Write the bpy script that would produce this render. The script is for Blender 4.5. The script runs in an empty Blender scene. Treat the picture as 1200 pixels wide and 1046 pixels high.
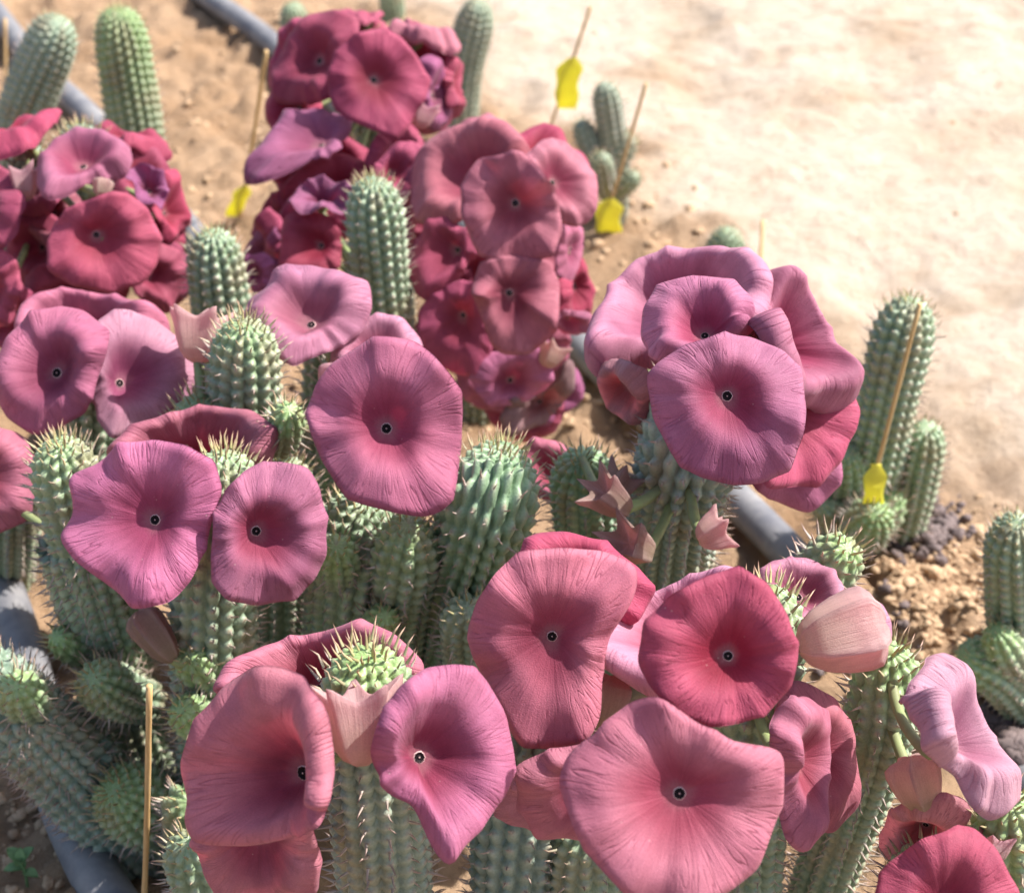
import bpy, math, random
import numpy as np
from mathutils import Vector

R_ = math.radians
sc = bpy.context.scene
COL = sc.collection
rng = np.random.default_rng(7)
random.seed(7)

# ------------------------------------------------------------------ camera, sky, sun, exposure
PITCH, CAM_H, FPX = 33.0, 0.85, 1963.0          # 1200 x 1046 photograph pixels
CX, CY = 600.0, 523.0
cam_d = bpy.data.cameras.new('camera')
cam = bpy.data.objects.new('camera', cam_d)
COL.objects.link(cam)
cam.location = (0, 0, CAM_H)
cam.rotation_euler = (R_(90 - PITCH), 0, 0)
cam_d.sensor_width = 36.0
cam_d.lens = 36.0 * FPX / 1200.0
cam_d.clip_start = 0.05
cam_d.clip_end = 500
cam_d.dof.use_dof = True
cam_d.dof.focus_distance = 0.86
cam_d.dof.aperture_fstop = 10.5
sc.camera = cam

SUN_AZ, SUN_EL = 78.0, 52.0
w = bpy.data.worlds.new('World')
sc.world = w
w.use_nodes = True
nt = w.node_tree
bg = nt.nodes['Background']
sky = nt.nodes.new('ShaderNodeTexSky')
sky.sky_type = 'NISHITA'
sky.sun_disc = False
sky.sun_elevation = R_(SUN_EL)
sky.sun_rotation = R_(SUN_AZ)
sky.dust_density = 2.5
sky.ozone_density = 1.0
nt.links.new(sky.outputs[0], bg.inputs[0])
bg.inputs[1].default_value = 0.12
sd = bpy.data.lights.new('sun', 'SUN')
sd.energy = 4.6
sd.angle = R_(0.6)
sd.color = (1.0, 0.965, 0.93)
sun = bpy.data.objects.new('sun', sd)
COL.objects.link(sun)
sdir = Vector((math.sin(R_(SUN_AZ)) * math.cos(R_(SUN_EL)), math.cos(R_(SUN_AZ)) * math.cos(R_(SUN_EL)), math.sin(R_(SUN_EL))))
sun.rotation_euler = sdir.to_track_quat('Z', 'Y').to_euler()
sun.location = sdir * 5
vs = sc.view_settings
vs.view_transform = 'Standard'
vs.look = 'None'
vs.exposure = 0.99
vs.gamma = 1.0
vs.use_curve_mapping = False
sc.cycles.use_denoising = True
sc.cycles.max_bounces = 10
sc.cycles.diffuse_bounces = 5
sc.cycles.transmission_bounces = 6

# ------------------------------------------------------------------ pixel <-> world
sp_, cp_ = math.sin(R_(PITCH)), math.cos(R_(PITCH))
C0 = np.array([0, 0, CAM_H])
VR = np.array([1.0, 0, 0])
VF = np.array([0, cp_, -sp_])
VU = np.array([0, sp_, cp_])


def at(x, y, d):
    """point seen at photo pixel x, y whose distance along the lens axis is d"""
    return C0 + d * (VF + (x - CX) / FPX * VR + (CY - y) / FPX * VU)


def gnd(x, y, z=0.0):
    """point of the ground (height z) seen at photo pixel x, y"""
    v = VF + (x - CX) / FPX * VR + (CY - y) / FPX * VU
    return C0 + v * ((z - CAM_H) / v[2])


def proj(P):
    Q = P - C0
    d = Q @ VF
    return np.stack([CX + FPX * (Q @ VR) / d, CY - FPX * (Q @ VU) / d], -1)


# ------------------------------------------------------------------ helpers
def tag(o, label=None, cat=None, group=None, kind=None):
    if label: o['label'] = label
    if cat: o['category'] = cat
    if group: o['group'] = group
    if kind: o['kind'] = kind
    return o


def empty(name, loc):
    o = bpy.data.objects.new(name, None)
    o.empty_display_size = 0.02
    o.location = Vector([float(v) for v in loc])
    COL.objects.link(o)
    return o


def mesh(name, V, faces, mats, parent=None, attrs=None, midx=None, smooth=True, origin=None):
    """V (n,3) array in world space, faces list of (m,k) int arrays"""
    V = np.asarray(V, dtype=np.float64)
    if origin is None:
        origin = np.array(parent['_o']) if (parent is not None and '_o' in parent) else np.zeros(3)
    me = bpy.data.meshes.new(name)
    me.vertices.add(len(V))
    me.vertices.foreach_set('co', (V - origin).astype(np.float32).ravel())
    loops, starts, tot = [], [], []
    n = 0
    for F in faces:
        F = np.asarray(F, dtype=np.int32)
        if len(F) == 0: continue
        k = F.shape[1]
        loops.append(F.ravel())
        starts.append(n + np.arange(len(F)) * k)
        tot.append(np.full(len(F), k))
        n += F.size
    loops = np.concatenate(loops)
    starts = np.concatenate(starts)
    me.loops.add(len(loops))
    me.loops.foreach_set('vertex_index', loops.astype(np.int32))
    me.polygons.add(len(starts))
    me.polygons.foreach_set('loop_start', starts.astype(np.int32))
    me.update(calc_edges=True)
    me.validate()
    for m in (mats if isinstance(mats, (list, tuple)) else [mats]):
        me.materials.append(m)
    if midx is not None:
        me.polygons.foreach_set('material_index', np.asarray(midx, dtype=np.int32))
    me.polygons.foreach_set('use_smooth', np.full(len(me.polygons), bool(smooth)))
    for an, (kind, data) in (attrs or {}).items():
        if kind == 'C':
            a = me.color_attributes.new(an, 'FLOAT_COLOR', 'POINT')
            d = np.ones((len(V), 4), np.float32)
            d[:, :3] = data
            a.data.foreach_set('color', d.ravel())
        elif kind == 'F':
            a = me.attributes.new(an, 'FLOAT', 'POINT')
            a.data.foreach_set('value', np.asarray(data, np.float32).ravel())
        elif kind == 'V':
            a = me.attributes.new(an, 'FLOAT_VECTOR', 'POINT')
            a.data.foreach_set('vector', np.asarray(data, np.float32).ravel())
    me.update()
    o = bpy.data.objects.new(name, me)
    COL.objects.link(o)
    if parent is not None:
        o.parent = parent
    o.location = (0, 0, 0) if parent is not None and '_o' in parent else Vector([float(v) for v in origin])
    return o


def hsh(ix, iy, seed):
    n = (ix.astype(np.int64) * 374761393 + iy.astype(np.int64) * 668265263 + seed * 1442695041) & 0xFFFFFFFF
    n = ((n ^ (n >> 13)) * 1274126177) & 0xFFFFFFFF
    return ((n ^ (n >> 16)) & 0xFFFF) / 65535.0


def vnoise(x, y, seed=0):
    x0, y0 = np.floor(x), np.floor(y)
    fx, fy = x - x0, y - y0
    fx, fy = fx * fx * (3 - 2 * fx), fy * fy * (3 - 2 * fy)
    a, b = hsh(x0, y0, seed), hsh(x0 + 1, y0, seed)
    c, d = hsh(x0, y0 + 1, seed), hsh(x0 + 1, y0 + 1, seed)
    return (a * (1 - fx) + b * fx) * (1 - fy) + (c * (1 - fx) + d * fx) * fy - 0.5


def catmull(P, n):
    P = np.asarray(P, float)
    if len(P) == 2:
        t = np.linspace(0, 1, n)[:, None]
        return P[0] * (1 - t) + P[1] * t
    Q = np.vstack([2 * P[0] - P[1], P, 2 * P[-1] - P[-2]])
    out = []
    m = len(P) - 1
    for t in np.linspace(0, m - 1e-6, n):
        i = int(t)
        u = t - i
        p0, p1, p2, p3 = Q[i], Q[i + 1], Q[i + 2], Q[i + 3]
        out.append(.5 * (2 * p1 + (p2 - p0) * u + (2 * p0 - 5 * p1 + 4 * p2 - p3) * u * u + (3 * p1 - p0 - 3 * p2 + p3) * u ** 3))
    return np.array(out)


def frames(pts):
    T = np.gradient(pts, axis=0)
    T /= np.linalg.norm(T, axis=1)[:, None] + 1e-12
    N = np.zeros_like(T)
    a = np.array([1.0, 0, 0]) if abs(T[0][0]) < .8 else np.array([0, 1.0, 0])
    n = a - T[0] * (a @ T[0])
    n /= np.linalg.norm(n)
    for i in range(len(T)):
        n = n - T[i] * (n @ T[i])
        n /= np.linalg.norm(n)
        N[i] = n
    return T, N, np.cross(T, N)


def grid_faces(nr, nc, wrap=True, off=0):
    r = np.arange(nr - 1)[:, None]
    c = np.arange(nc if wrap else nc - 1)[None, :]
    c2 = (c + 1) % nc
    return (np.stack([r * nc + c, r * nc + c2, (r + 1) * nc + c2, (r + 1) * nc + c], -1).reshape(-1, 4) + off)


def tube(pts, rad, nc=10, cap=True):
    """tube along pts; returns V, faces"""
    pts = np.asarray(pts, float)
    rad = np.broadcast_to(np.asarray(rad, float), (len(pts),))
    T, N, B = frames(pts)
    a = np.linspace(0, 2 * np.pi, nc, endpoint=False)
    V = pts[:, None, :] + rad[:, None, None] * (np.cos(a)[None, :, None] * N[:, None, :] + np.sin(a)[None, :, None] * B[:, None, :])
    V = V.reshape(-1, 3)
    F = [grid_faces(len(pts), nc)]
    if cap:
        k = len(V)
        V = np.vstack([V, pts[0], pts[-1]])
        i = np.arange(nc)
        j = (i + 1) % nc
        e = (len(pts) - 1) * nc
        F.append(np.stack([np.full(nc, k), j, i], -1))
        F.append(np.stack([np.full(nc, k + 1), e + i, e + j], -1))
    return V, F


# ------------------------------------------------------------------ materials
def new_mat(name):
    m = bpy.data.materials.new(name)
    m.use_nodes = True
    t = m.node_tree
    t.nodes.clear()
    return m, t


def nd(t, typ, **kw):
    n = t.nodes.new(typ)
    for k, v in kw.items():
        if k.startswith('i_'):
            n.inputs[k[2:].replace('_', ' ')].default_value = v
        else:
            setattr(n, k, v)
    return n


def lk(t, a, b):
    t.links.new(a, b)


def ramp(t, src, stops):
    r = nd(t, 'ShaderNodeValToRGB')
    e = r.color_ramp.elements
    while len(e) > 1: e.remove(e[0])
    e[0].position = stops[0][0]
    e[0].color = (*stops[0][1], 1)
    for p, c in stops[1:]:
        x = e.new(p)
        x.color = (*c, 1)
    lk(t, src, r.inputs[0])
    return r.outputs[0]


def mixc(t, fac, a, b, mode='MIX'):
    m = nd(t, 'ShaderNodeMix', data_type='RGBA', blend_type=mode)
    for s, v in ((m.inputs[0], fac), (m.inputs[6], a), (m.inputs[7], b)):
        if isinstance(v, (int, float)):
            s.default_value = v
        elif isinstance(v, tuple):
            s.default_value = (*v, 1)
        else:
            lk(t, v, s)
    return m.outputs[2]


def petal_mat(name, back=False):
    m, t = new_mat(name)
    out = nd(t, 'ShaderNodeOutputMaterial')
    col = nd(t, 'ShaderNodeAttribute', attribute_name='Col').outputs['Color']
    pol = nd(t, 'ShaderNodeAttribute', attribute_name='pol').outputs['Vector']
    # veins run out from the centre: fine in angle, long in radius
    sc1 = nd(t, 'ShaderNodeVectorMath', operation='MULTIPLY')
    sc1.inputs[1].default_value = (7, 7, 1.2)
    lk(t, pol, sc1.inputs[0])
    vein = nd(t, 'ShaderNodeTexNoise', i_Scale=1.0, i_Detail=4.0, i_Roughness=0.6)
    lk(t, sc1.outputs[0], vein.inputs['Vector'])
    sc2 = nd(t, 'ShaderNodeVectorMath', operation='MULTIPLY')
    sc2.inputs[1].default_value = (26, 26, 2.0)
    lk(t, pol, sc2.inputs[0])
    fine = nd(t, 'ShaderNodeTexNoise', i_Scale=1.0, i_Detail=3.0, i_Roughness=0.6)
    lk(t, sc2.outputs[0], fine.inputs['Vector'])
    geo = nd(t, 'ShaderNodeTexCoord')
    blot = nd(t, 'ShaderNodeTexNoise', i_Scale=55.0, i_Detail=4.0, i_Roughness=0.6)
    lk(t, geo.outputs['Object'], blot.inputs['Vector'])
    grain = nd(t, 'ShaderNodeTexNoise', i_Scale=1500.0, i_Detail=2.0)
    lk(t, geo.outputs['Object'], grain.inputs['Vector'])
    v1 = ramp(t, vein.outputs[0], [(0.30, (0.78, 0.70, 0.74)), (0.5, (1, 1, 1)), (0.72, (1.12, 1.10, 1.12))])
    v2 = ramp(t, fine.outputs[0], [(0.30, (0.90, 0.86, 0.88)), (0.5, (1, 1, 1)), (1, (1.02, 1.03, 1.03))])
    v3 = ramp(t, blot.outputs[0], [(0.32, (0.84, 0.82, 0.84)), (0.5, (1, 1, 1)), (0.75, (1.15, 1.18, 1.18))])
    v4 = ramp(t, grain.outputs[0], [(0.25, (0.86, 0.84, 0.85)), (0.55, (1, 1, 1)), (0.74, (1.12, 1.14, 1.14))])
    c = mixc(t, 0.42, col, v1, 'MULTIPLY')
    c = mixc(t, 0.45, c, v2, 'MULTIPLY')
    big = nd(t, 'ShaderNodeTexNoise', i_Scale=17.0, i_Detail=3.0, i_Roughness=0.55)
    lk(t, geo.outputs['Object'], big.inputs['Vector'])
    v5 = ramp(t, big.outputs[0], [(0.30, (0.80, 0.72, 0.80)), (0.5, (1, 1, 1)), (0.70, (1.16, 1.30, 1.22))])
    c = mixc(t, 0.75, c, v5, 'MULTIPLY')
    c = mixc(t, 0.95, c, v3, 'MULTIPLY')
    c = mixc(t, 0.8, c, v4, 'MULTIPLY')
    # thin creases towards the rim: contour lines of the long radial noise
    sc3 = nd(t, 'ShaderNodeVectorMath', operation='MULTIPLY')
    sc3.inputs[1].default_value = (5.0, 5.0, 0.9)
    lk(t, pol, sc3.inputs[0])
    crn = nd(t, 'ShaderNodeTexNoise', i_Scale=1.0, i_Detail=2.0, i_Roughness=0.5)
    lk(t, sc3.outputs[0], crn.inputs['Vector'])
    wrp = nd(t, 'ShaderNodeMath', operation='PINGPONG')
    lk(t, crn.outputs[0], wrp.inputs[0])
    wrp.inputs[1].default_value = 0.055
    crease = ramp(t, wrp.outputs[0], [(0.0, (1, 1, 1)), (0.010, (0.35, 0.35, 0.35)), (0.022, (0, 0, 0))])
    rimw = nd(t, 'ShaderNodeAttribute', attribute_name='rimw').outputs['Fac']
    blm = ramp(t, blot.outputs[0], [(0.40, (0, 0, 0)), (0.58, (1, 1, 1))])
    crm = mixc(t, 1.0, crease, rimw, 'MULTIPLY')
    crm = mixc(t, 1.0, crm, blm, 'MULTIPLY')
    dk = mixc(t, 1.0, c, (0.72, 0.62, 0.67), 'MULTIPLY')
    c = mixc(t, crm, c, dk)
    # dust specks
    dn = nd(t, 'ShaderNodeTexVoronoi', i_Scale=260.0, feature='F1')
    lk(t, geo.outputs['Object'], dn.inputs['Vector'])
    dmask = nd(t, 'ShaderNodeTexNoise', i_Scale=120.0)
    lk(t, geo.outputs['Object'], dmask.inputs['Vector'])
    d1 = ramp(t, dn.outputs['Distance'], [(0.06, (1, 1, 1)), (0.12, (0, 0, 0))])
    d2 = ramp(t, dmask.outputs[0], [(0.58, (0, 0, 0)), (0.68, (0.7, 0.7, 0.7))])
    dm = mixc(t, 1.0, d1, d2, 'MULTIPLY')
    c = mixc(t, dm, c, (0.62, 0.46, 0.42))
    # bump
    ad = nd(t, 'ShaderNodeMath', operation='MULTIPLY_ADD')
    lk(t, vein.outputs[0], ad.inputs[0])
    ad.inputs[1].default_value = 0.6
    mul = nd(t, 'ShaderNodeMath', operation='MULTIPLY')
    lk(t, fine.outputs[0], mul.inputs[0])
    mul.inputs[1].default_value = 0.18
    lk(t, mul.outputs[0], ad.inputs[2])
    g2 = nd(t, 'ShaderNodeMath', operation='MULTIPLY_ADD')
    lk(t, grain.outputs[0], g2.inputs[0])
    g2.inputs[1].default_value = 0.26
    lk(t, ad.outputs[0], g2.inputs[2])
    g3 = nd(t, 'ShaderNodeMath', operation='MULTIPLY_ADD')
    lk(t, crm, g3.inputs[0])
    g3.inputs[1].default_value = -0.45
    lk(t, g2.outputs[0], g3.inputs[2])
    bmp = nd(t, 'ShaderNodeBump', i_Strength=0.55, i_Distance=0.0022)
    lk(t, g3.outputs[0], bmp.inputs['Height'])
    p = nd(t, 'ShaderNodeBsdfPrincipled', i_Roughness=0.62)
    p.inputs['Specular IOR Level'].default_value = 0.25
    p.inputs['Sheen Weight'].default_value = 0.10
    p.inputs['Sheen Roughness'].default_value = 0.45
    p.inputs['Sheen Tint'].default_value = (1.0, 0.86, 0.93, 1)
    lk(t, c, p.inputs['Base Color'])
    lk(t, bmp.outputs[0], p.inputs['Normal'])
    tr = nd(t, 'ShaderNodeBsdfTranslucent')
    tc = mixc(t, 1.0, c, (1.0, 0.36, 0.52) if not back else (1.0, 0.50, 0.58), 'MULTIPLY')
    gm = nd(t, 'ShaderNodeGamma')
    gm.inputs[1].default_value = 0.62
    lk(t, tc, gm.inputs[0])
    lk(t, gm.outputs[0], tr.inputs[0])
    mx = nd(t, 'ShaderNodeMixShader')
    mx.inputs[0].default_value = 0.34 if not back else 0.5
    lk(t, p.outputs[0], mx.inputs[1])
    lk(t, tr.outputs[0], mx.inputs[2])
    lk(t, mx.outputs[0], out.inputs[0])
    return m


def skin_mat(name='stem_skin'):
    m, t = new_mat(name)
    out = nd(t, 'ShaderNodeOutputMaterial')
    col = nd(t, 'ShaderNodeAttribute', attribute_name='Col').outputs['Color']
    geo = nd(t, 'ShaderNodeTexCoord')
    n1 = nd(t, 'ShaderNodeTexNoise', i_Scale=45.0, i_Detail=5.0, i_Roughness=0.65)
    n2 = nd(t, 'ShaderNodeTexNoise', i_Scale=700.0, i_Detail=2.0)
    for n in (n1, n2): lk(t, geo.outputs['Object'], n.inputs['Vector'])
    a = ramp(t, n1.outputs[0], [(0.3, (0.72, 0.72, 0.66)), (0.5, (1, 1, 1)), (0.72, (1.25, 1.2, 1.2))])
    b = ramp(t, n2.outputs[0], [(0.3, (0.82, 0.82, 0.8)), (0.6, (1.06, 1.06, 1.06))])
    c = mixc(t, 0.8, col, a, 'MULTIPLY')
    c = mixc(t, 0.7, c, b, 'MULTIPLY')
    bmp = nd(t, 'ShaderNodeBump', i_Strength=0.35, i_Distance=0.001)
    lk(t, n2.outputs[0], bmp.inputs['Height'])
    p = nd(t, 'ShaderNodeBsdfPrincipled', i_Roughness=0.42)
    p.inputs['Specular IOR Level'].default_value = 0.45
    p.inputs['Subsurface Weight'].default_value = 0.0
    lk(t, c, p.inputs['Base Color'])
    lk(t, bmp.outputs[0], p.inputs['Normal'])
    lk(t, p.outputs[0], out.inputs[0])
    return m


def spine_mat():
    m, t = new_mat('spine_horn')
    out = nd(t, 'ShaderNodeOutputMaterial')
    col = nd(t, 'ShaderNodeAttribute', attribute_name='Col').outputs['Color']
    p = nd(t, 'ShaderNodeBsdfPrincipled', i_Roughness=0.5)
    lk(t, col, p.inputs['Base Color'])
    tr = nd(t, 'ShaderNodeBsdfTranslucent')
    lk(t, col, tr.inputs[0])
    mx = nd(t, 'ShaderNodeMixShader')
    mx.inputs[0].default_value = 0.3
    lk(t, p.outputs[0], mx.inputs[1])
    lk(t, tr.outputs[0], mx.inputs[2])
    lk(t, mx.outputs[0], out.inputs[0])
    return m


def plain_mat(name, col, rough=0.7, noise=0.0, scale=80.0, col2=None, stretch=(1, 1, 1), bump=0.0, bdist=0.002, transl=0.0, spec=0.4):
    m, t = new_mat(name)
    out = nd(t, 'ShaderNodeOutputMaterial')
    p = nd(t, 'ShaderNodeBsdfPrincipled', i_Roughness=rough)
    p.inputs['Specular IOR Level'].default_value = spec
    geo = nd(t, 'ShaderNodeTexCoord')
    mp = nd(t, 'ShaderNodeMapping')
    mp.inputs['Scale'].default_value = stretch
    lk(t, geo.outputs['Object'], mp.inputs[0])
    n = nd(t, 'ShaderNodeTexNoise', i_Scale=scale, i_Detail=6.0, i_Roughness=0.65)
    lk(t, mp.outputs[0], n.inputs['Vector'])
    c2 = col2 or tuple(v * 0.6 for v in col)
    c = ramp(t, n.outputs[0], [(0.36, c2), (0.62, col)])
    lk(t, c, p.inputs['Base Color'])
    if bump:
        b = nd(t, 'ShaderNodeBump', i_Strength=bump, i_Distance=bdist)
        lk(t, n.outputs[0], b.inputs['Height'])
        lk(t, b.outputs[0], p.inputs['Normal'])
    if transl:
        tr = nd(t, 'ShaderNodeBsdfTranslucent')
        lk(t, c, tr.inputs[0])
        mx = nd(t, 'ShaderNodeMixShader')
        mx.inputs[0].default_value = transl
        lk(t, p.outputs[0], mx.inputs[1])
        lk(t, tr.outputs[0], mx.inputs[2])
        lk(t, mx.outputs[0], out.inputs[0])
    else:
        lk(t, p.outputs[0], out.inputs[0])
    return m


M_PET = petal_mat('petal_front')
M_BACK = petal_mat('petal_back', True)
M_SKIN = skin_mat()
M_SPINE = spine_mat()
M_DARK = plain_mat('flower_centre_black', (0.010, 0.005, 0.006), 0.6, spec=0.12)
M_PALE = plain_mat('flower_centre_pale', (0.66, 0.46, 0.42), 0.6, col2=(0.48, 0.26, 0.27), scale=900)
M_STALK = plain_mat('stalk_green', (0.24, 0.30, 0.12), 0.55, col2=(0.20, 0.20, 0.10), scale=60)
M_HOSE = plain_mat('hose_plastic', (0.24, 0.23, 0.225), 0.6, col2=(0.13, 0.13, 0.145), scale=26, bump=0.15)
M_WOOD = plain_mat('stake_wood', (0.62, 0.42, 0.20), 0.65, col2=(0.50, 0.31, 0.13), scale=300, stretch=(1, 1, 0.08), bump=0.3, bdist=0.0006)
M_TAG = plain_mat('tag_plastic', (0.92, 0.88, 0.14), 0.45, col2=(0.86, 0.80, 0.14), scale=60, transl=0.55)
M_LEAF = plain_mat('seedling_leaf', (0.26, 0.40, 0.17), 0.55, col2=(0.18, 0.30, 0.11), scale=150, transl=0.3)
M_GRAV = plain_mat('gravel_stone', (0.17, 0.125, 0.115), 0.8, col2=(0.09, 0.065, 0.06), scale=90, bump=0.4)
M_CLOD = plain_mat('soil_clod', (0.50, 0.35, 0.22), 0.95, col2=(0.40, 0.265, 0.16), scale=120, bump=0.6, bdist=0.003, spec=0.1)


def ground_mat():
    m, t = new_mat('sand')
    out = nd(t, 'ShaderNodeOutputMaterial')
    col = nd(t, 'ShaderNodeAttribute', attribute_name='Col').outputs['Color']
    geo = nd(t, 'ShaderNodeTexCoord')
    n1 = nd(t, 'ShaderNodeTexNoise', i_Scale=6.0, i_Detail=8.0, i_Roughness=0.6)
    n2 = nd(t, 'ShaderNodeTexNoise', i_Scale=70.0, i_Detail=8.0, i_Roughness=0.7)
    n3 = nd(t, 'ShaderNodeTexNoise', i_Scale=900.0, i_Detail=3.0, i_Roughness=0.7)
    for n in (n1, n2, n3): lk(t, geo.outputs['Object'], n.inputs['Vector'])
    a = ramp(t, n1.outputs[0], [(0.3, (0.80, 0.74, 0.66)), (0.5, (1, 1, 1)), (0.7, (1.10, 1.12, 1.14))])
    b = ramp(t, n2.outputs[0], [(0.3, (0.78, 0.72, 0.66)), (0.52, (1, 1, 1)), (0.75, (1.1, 1.1, 1.1))])
    g = ramp(t, n3.outputs[0], [(0.3, (0.72, 0.68, 0.62)), (0.55, (1, 1, 1)), (0.75, (1.15, 1.15, 1.15))])
    c = mixc(t, 0.8, col, a, 'MULTIPLY')
    c = mixc(t, 0.7, c, b, 'MULTIPLY')
    c = mixc(t, 0.8, c, g, 'MULTIPLY')
    add = nd(t, 'ShaderNodeMath', operation='MULTIPLY_ADD')
    lk(t, n3.outputs[0], add.inputs[0])
    add.inputs[1].default_value = 0.15
    lk(t, n2.outputs[0], add.inputs[2])
    bm = nd(t, 'ShaderNodeBump', i_Strength=1.0, i_Distance=0.010)
    lk(t, add.outputs[0], bm.inputs['Height'])
    p = nd(t, 'ShaderNodeBsdfPrincipled', i_Roughness=0.95)
    p.inputs['Specular IOR Level'].default_value = 0.1
    lk(t, c, p.inputs['Base Color'])
    lk(t, bm.outputs[0], p.inputs['Normal'])
    lk(t, p.outputs[0], out.inputs[0])
    return m


# ------------------------------------------------------------------ ground
def axis(lo, hi, step, far):
    core = np.arange(lo, hi, step)
    ext, s, x = [], step, hi
    while x < far:
        ext.append(x); s *= 1.22; x += s
    ext.append(far)
    neg, s, x = [], step, lo - step
    while x > -far:
        neg.append(x); s *= 1.22; x -= s
    neg.append(-far)
    return np.concatenate([neg[::-1], core, ext])


def bedmask(X, Y):
    """1 in the loose planted bed, 0 on the trodden pale sand"""
    edge = 0.40 + 0.10 * vnoise(X * 2.3, Y * 2.3, 5) + 0.16 * vnoise(X * 6, Y * 6, 6) - 0.55 * np.clip(Y - 1.5, 0, None)
    edge = np.where(Y > 2.0, edge + 0.05, edge)
    return np.clip((edge - X) / 0.16 + .5, 0, 1)


def gheight(X, Y):
    X = np.asarray(X, float); Y = np.asarray(Y, float)
    b = bedmask(X, Y)
    far = np.clip((Y - 6) / 10, 0, 1)
    h = 0.022 * vnoise(X * 2.1, Y * 2.1, 1) + 0.012 * vnoise(X * 5.3, Y * 5.3, 2)
    lump = 0.020 * vnoise(X * 14, Y * 14, 3) + 0.013 * vnoise(X * 33, Y * 33, 4) + 0.007 * vnoise(X * 80, Y * 80, 8)
    foot = np.clip(vnoise(X * 7.5, Y * 5.5, 11) - 0.12, 0, 1) * 0.06      # trodden hollows
    bil = 0.030 * np.abs(vnoise(X * 20 + Y * 14, Y * 20 - X * 14, 41)) + 0.018 * np.abs(vnoise(X * 40 + Y * 33, Y * 40 - X * 33, 42)) - .010
    lump = lump * .6 + bil
    rip = 0.012 * vnoise(X * 4 + Y * 6, Y * 22 - X * 9, 12)
    mp = gnd(1095, 690)
    mound = np.exp(-(((X - mp[0]) / .13) ** 2 + ((Y - mp[1]) / .10) ** 2))
    lump = lump * (1 + .5 * mound)
    h = h + .010 * mound
    return h + lump * (0.45 + 1.0 * b) - foot * (1 - .6 * b) + rip * (1 - b) + far * 0


gx = axis(-1.35, 1.35, 0.0085, 220)
gy = axis(0.35, 3.6, 0.0085, 220)
GX, GY = np.meshgrid(gx, gy)
b = bedmask(GX, GY)
cp = np.array([0.62, 0.505, 0.395])
cb = np.array([0.43, 0.285, 0.175])
gc = cp[None] * (1 - b.ravel()[:, None]) + cb[None] * b.ravel()[:, None]
far_ = np.clip((GY.ravel() - 2.6) / 1.2, 0, 1)[:, None] * np.clip(0.6 + 2.5 * vnoise(GX.ravel() * .9, GY.ravel() * .9, 21), 0, 1)[:, None]
gc = gc * (1 - .55 * far_) + np.array([0.40, 0.25, 0.15]) * .55 * far_
patch = np.clip(vnoise(GX.ravel() * 5, GY.ravel() * 9, 22) * 2.4 - .35, 0, 1)[:, None] * .55
gc = gc * (1 - patch) + np.array([0.46, 0.32, 0.21]) * patch
p2 = np.clip(vnoise(GX.ravel() * 13 + 3, GY.ravel() * 30, 24) * 2.6 + vnoise(GX.ravel() * 3, GY.ravel() * 4, 25) - .55, 0, 1)[:, None] * .6
gc = gc * (1 - p2) + np.array([0.40, 0.27, 0.175]) * p2
GV = np.stack([GX.ravel(), GY.ravel(), gheight(GX, GY).ravel()], -1)
ground = mesh('ground', GV, [grid_faces(len(gy), len(gx), wrap=False)], ground_mat(), attrs={'Col': ('C', gc)})
tag(ground, kind='structure')


# ------------------------------------------------------------------ plants: stems
STEMS = {}      # plant object name -> list of axis arrays (tip half) for the flower stalks


def plant(name, base_px, label, group=None):
    p = gnd(*base_px)
    o = empty(name, p)
    o['_o'] = [float(v) for v in p]
    tag(o, label, 'plant', group)
    STEMS[o.name] = []
    return o


def spine_arrays(Pb, D, Ln, rad, colA, colB):
    n = len(Pb)
    a = np.cross(D, np.array([0.31, 0.77, 0.55]))
    a /= np.linalg.norm(a, axis=1)[:, None] + 1e-9
    bb = np.cross(D, a)
    ang = np.array([0, 2 * np.pi / 3, 4 * np.pi / 3])
    ring = np.cos(ang)[None, :, None] * a[:, None] + np.sin(ang)[None, :, None] * bb[:, None]
    bend = rng.normal(0, .12, (n, 3)) * Ln[:, None]
    P0 = Pb[:, None] + ring * rad[:, None, None]
    P1 = (Pb + D * Ln[:, None] * .5 + bend * .5)[:, None] + ring * (rad * .62)[:, None, None]
    P2 = (Pb + D * Ln[:, None] + bend * .2)[:, None]
    V = np.concatenate([P0, P1, P2], 1).reshape(-1, 3)
    k = np.arange(n)[:, None] * 7
    q = np.concatenate([np.concatenate([k + i, k + (i + 1) % 3, k + 3 + (i + 1) % 3, k + 3 + i], 1) for i in range(3)])
    tr = np.concatenate([np.concatenate([k + 3 + i, k + 3 + (i + 1) % 3, k + 6], 1) for i in range(3)])
    c = np.concatenate([np.repeat(colA[:, None], 3, 1), np.repeat((colA * .5 + colB * .5)[:, None], 3, 1), colB[:, None]], 1).reshape(-1, 3)
    return V, [q, tr], c


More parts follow.
